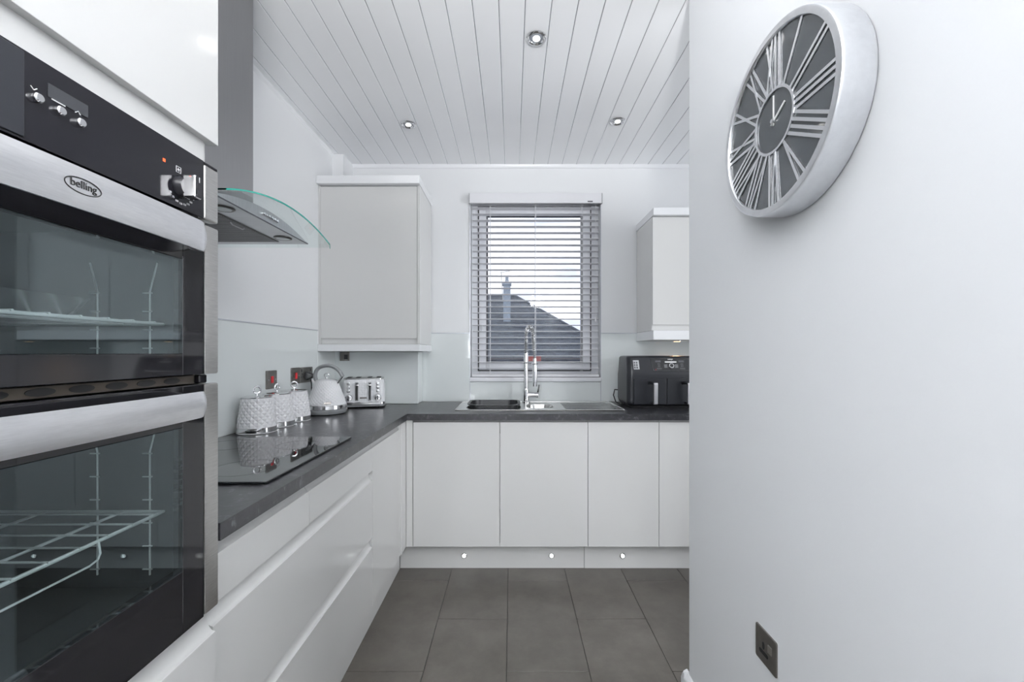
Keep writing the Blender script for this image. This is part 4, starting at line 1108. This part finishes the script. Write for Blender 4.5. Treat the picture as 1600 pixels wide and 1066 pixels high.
for h_, s_ in GL.items():
    wid = {'I': .0135, 'V': .030, 'X': .030}; tot = sum(wid[c] for c in s_); x = -tot / 2; g = G(); a = h_ * PI / 6
    for c in s_:
        xc = x + wid[c] / 2; hw = wid[c] / 2 - .004
        if c == 'I': bar(g, xc, r_in, xc, r_out, .0068, a)
        elif c == 'V': bar(g, xc - hw, r_out, xc, r_in, .0062, a); bar(g, xc + hw, r_out, xc, r_in, .0062, a)
        else: bar(g, xc - hw, r_out, xc + hw, r_in, .0062, a); bar(g, xc + hw, r_out, xc - hw, r_in, .0062, a)
        x += wid[c]
    g.obj('numeral', 'clock_metal', ck, smooth=False)
g = G(); g.rings([[CM @ Vector((q * math.cos(2 * PI * i / 56), q * math.sin(2 * PI * i / 56), z)) for i in range(56)] for q, z in ((.072, ZN), (.072, ZN + .003), (.066, ZN + .003), (.066, ZN))], True, False, False, True); g.obj('inner_ring', 'clock_metal', ck)
g = G(); bar(g, 0, -.010, 0, .058, .0032, 0); g.obj('minute_hand', 'white_mark', ck, smooth=False)
g = G(); bar(g, 0, -.010, 0, .046, .0040, PI / 3); g.obj('hour_hand', 'white_mark', ck, smooth=False)
G().lathe([(.005, ZN), (.005, ZN + .006)], M=CM, seg=14).obj('hand_cap', 'chrome', ck)

# ================================================================== globe lamp added behind the camera as fill light
GLX, GLY, GLZ = .42, -1.0, 2.12
gl = thing('fill_globe', 'added opal globe lamp, unseen fill light behind the camera', 'lamp', (GLX, GLY, GLZ - .13))
G().lathe([(.05, ZC - .022), (.05, ZC - .004), (.045, ZC - .001)], (GLX, GLY, 0), 24).obj('ceiling_rose', 'chrome', gl)
G().cyl((GLX, GLY, GLZ + .13), (GLX, GLY, ZC - .022), .004, seg=8).obj('flex', 'chrome', gl)
G().lathe([(.02 if i in (0, 12) else .13 * math.sin(PI * i / 12), GLZ - .13 * math.cos(PI * i / 12)) for i in range(13)], (GLX, GLY, 0), 28).obj('globe', 'opal', gl)
# uplighter added behind the camera to bounce fill light off the ceiling
UX, UY, UZ = .14, -.68, 1.68
ul = thing('fill_uplighter', 'added steel bowl uplighter, unseen bounce fill behind the camera', 'lamp', (UX, UY, 0))
G().lathe([(.14, .001), (.14, .018), (.03, .03), (.014, .04)], (UX, UY, 0), 32).obj('base', 'steel_handle', ul)
G().cyl((UX, UY, .035), (UX, UY, UZ - .06), .011, seg=14).obj('pole', 'steel_handle', ul)
G().lathe([(.015, UZ - .065), (.08, UZ - .055), (.15, UZ - .02), (.19, UZ + .03), (.185, UZ + .03), (.147, UZ - .014), (.08, UZ - .048), (.015, UZ - .057)], (UX, UY, 0), 40).obj('bowl_shade', 'steel_handle', ul)
ld = bpy.data.lights.new('bounce_fill', 'AREA'); ld.shape = 'DISK'; ld.size = .24; ld.energy = UP_W; ld.color = (1.0, 1.0, 1.0)
lo = bpy.data.objects.new('bounce_fill', ld); COL.objects.link(lo); lo.parent = ul; lo.location = (0, 0, UZ + .0); lo.rotation_euler = (PI, 0, 0)
# ================================================================== downlights
def downlight(x, y, lab, watt, tilt=(0, 0)):
    d = thing('downlight', lab, 'light', (x, y, ZC), group='ceiling downlights')
    R = frame((1, 0, 0), (0, -1, 0), (0, 0, -1), (x, y, ZC - .0006))
    G().lathe([(.0425, 0), (.0425, .003), (.039, .0065), (.034, .0075), (.030, .0055), (.027, .0015)], M=R, seg=40, cap0=False, cap1=False).obj('bezel', 'chrome', d)
    G().lathe([(.0268, .0006), (.0262, .0022), (.0165, .0032)], M=R, seg=32).obj('reflector', 'reflector', d)
    G().lathe([(.0155, .0034), (.0145, .0060), (.009, .0085), (.003, .0090)], M=R, seg=24).obj('bulb', 'bulb', d)
    ld = bpy.data.lights.new('downlight_beam', 'SPOT'); ld.energy = watt; ld.spot_size = 2.5; ld.spot_blend = .9; ld.shadow_soft_size = .045; ld.color = (1, .985, .96)
    o = bpy.data.objects.new('downlight_beam', ld); COL.objects.link(o); o.parent = d; o.location = (0, 0, -.014)
downlight(.102, 1.768, 'nearest of the three chrome downlights, in the middle of the panelled ceiling', SPOT_W)
downlight(-.597, 2.437, 'chrome downlight at the far left of the panelled ceiling', SPOT_W)
downlight(.600, 2.403, 'chrome downlight at the far right of the panelled ceiling', SPOT_W)
for x, y, lab in ((1.6, 1.9, 'added downlight beyond the partition, over the hidden end of the back run'), (-.1, .55, 'added unseen downlight just above the camera, between oven and clock'), (-.1, -.5, 'added downlight a step behind the camera'),  # extra downlights added out of view to help light the room
                  (-.1, -1.6, 'added downlight nearest the added rear window'), (1.8, .6, 'added downlight beyond the partition by the added side window')):
    downlight(x, y, lab, SPOT_W)
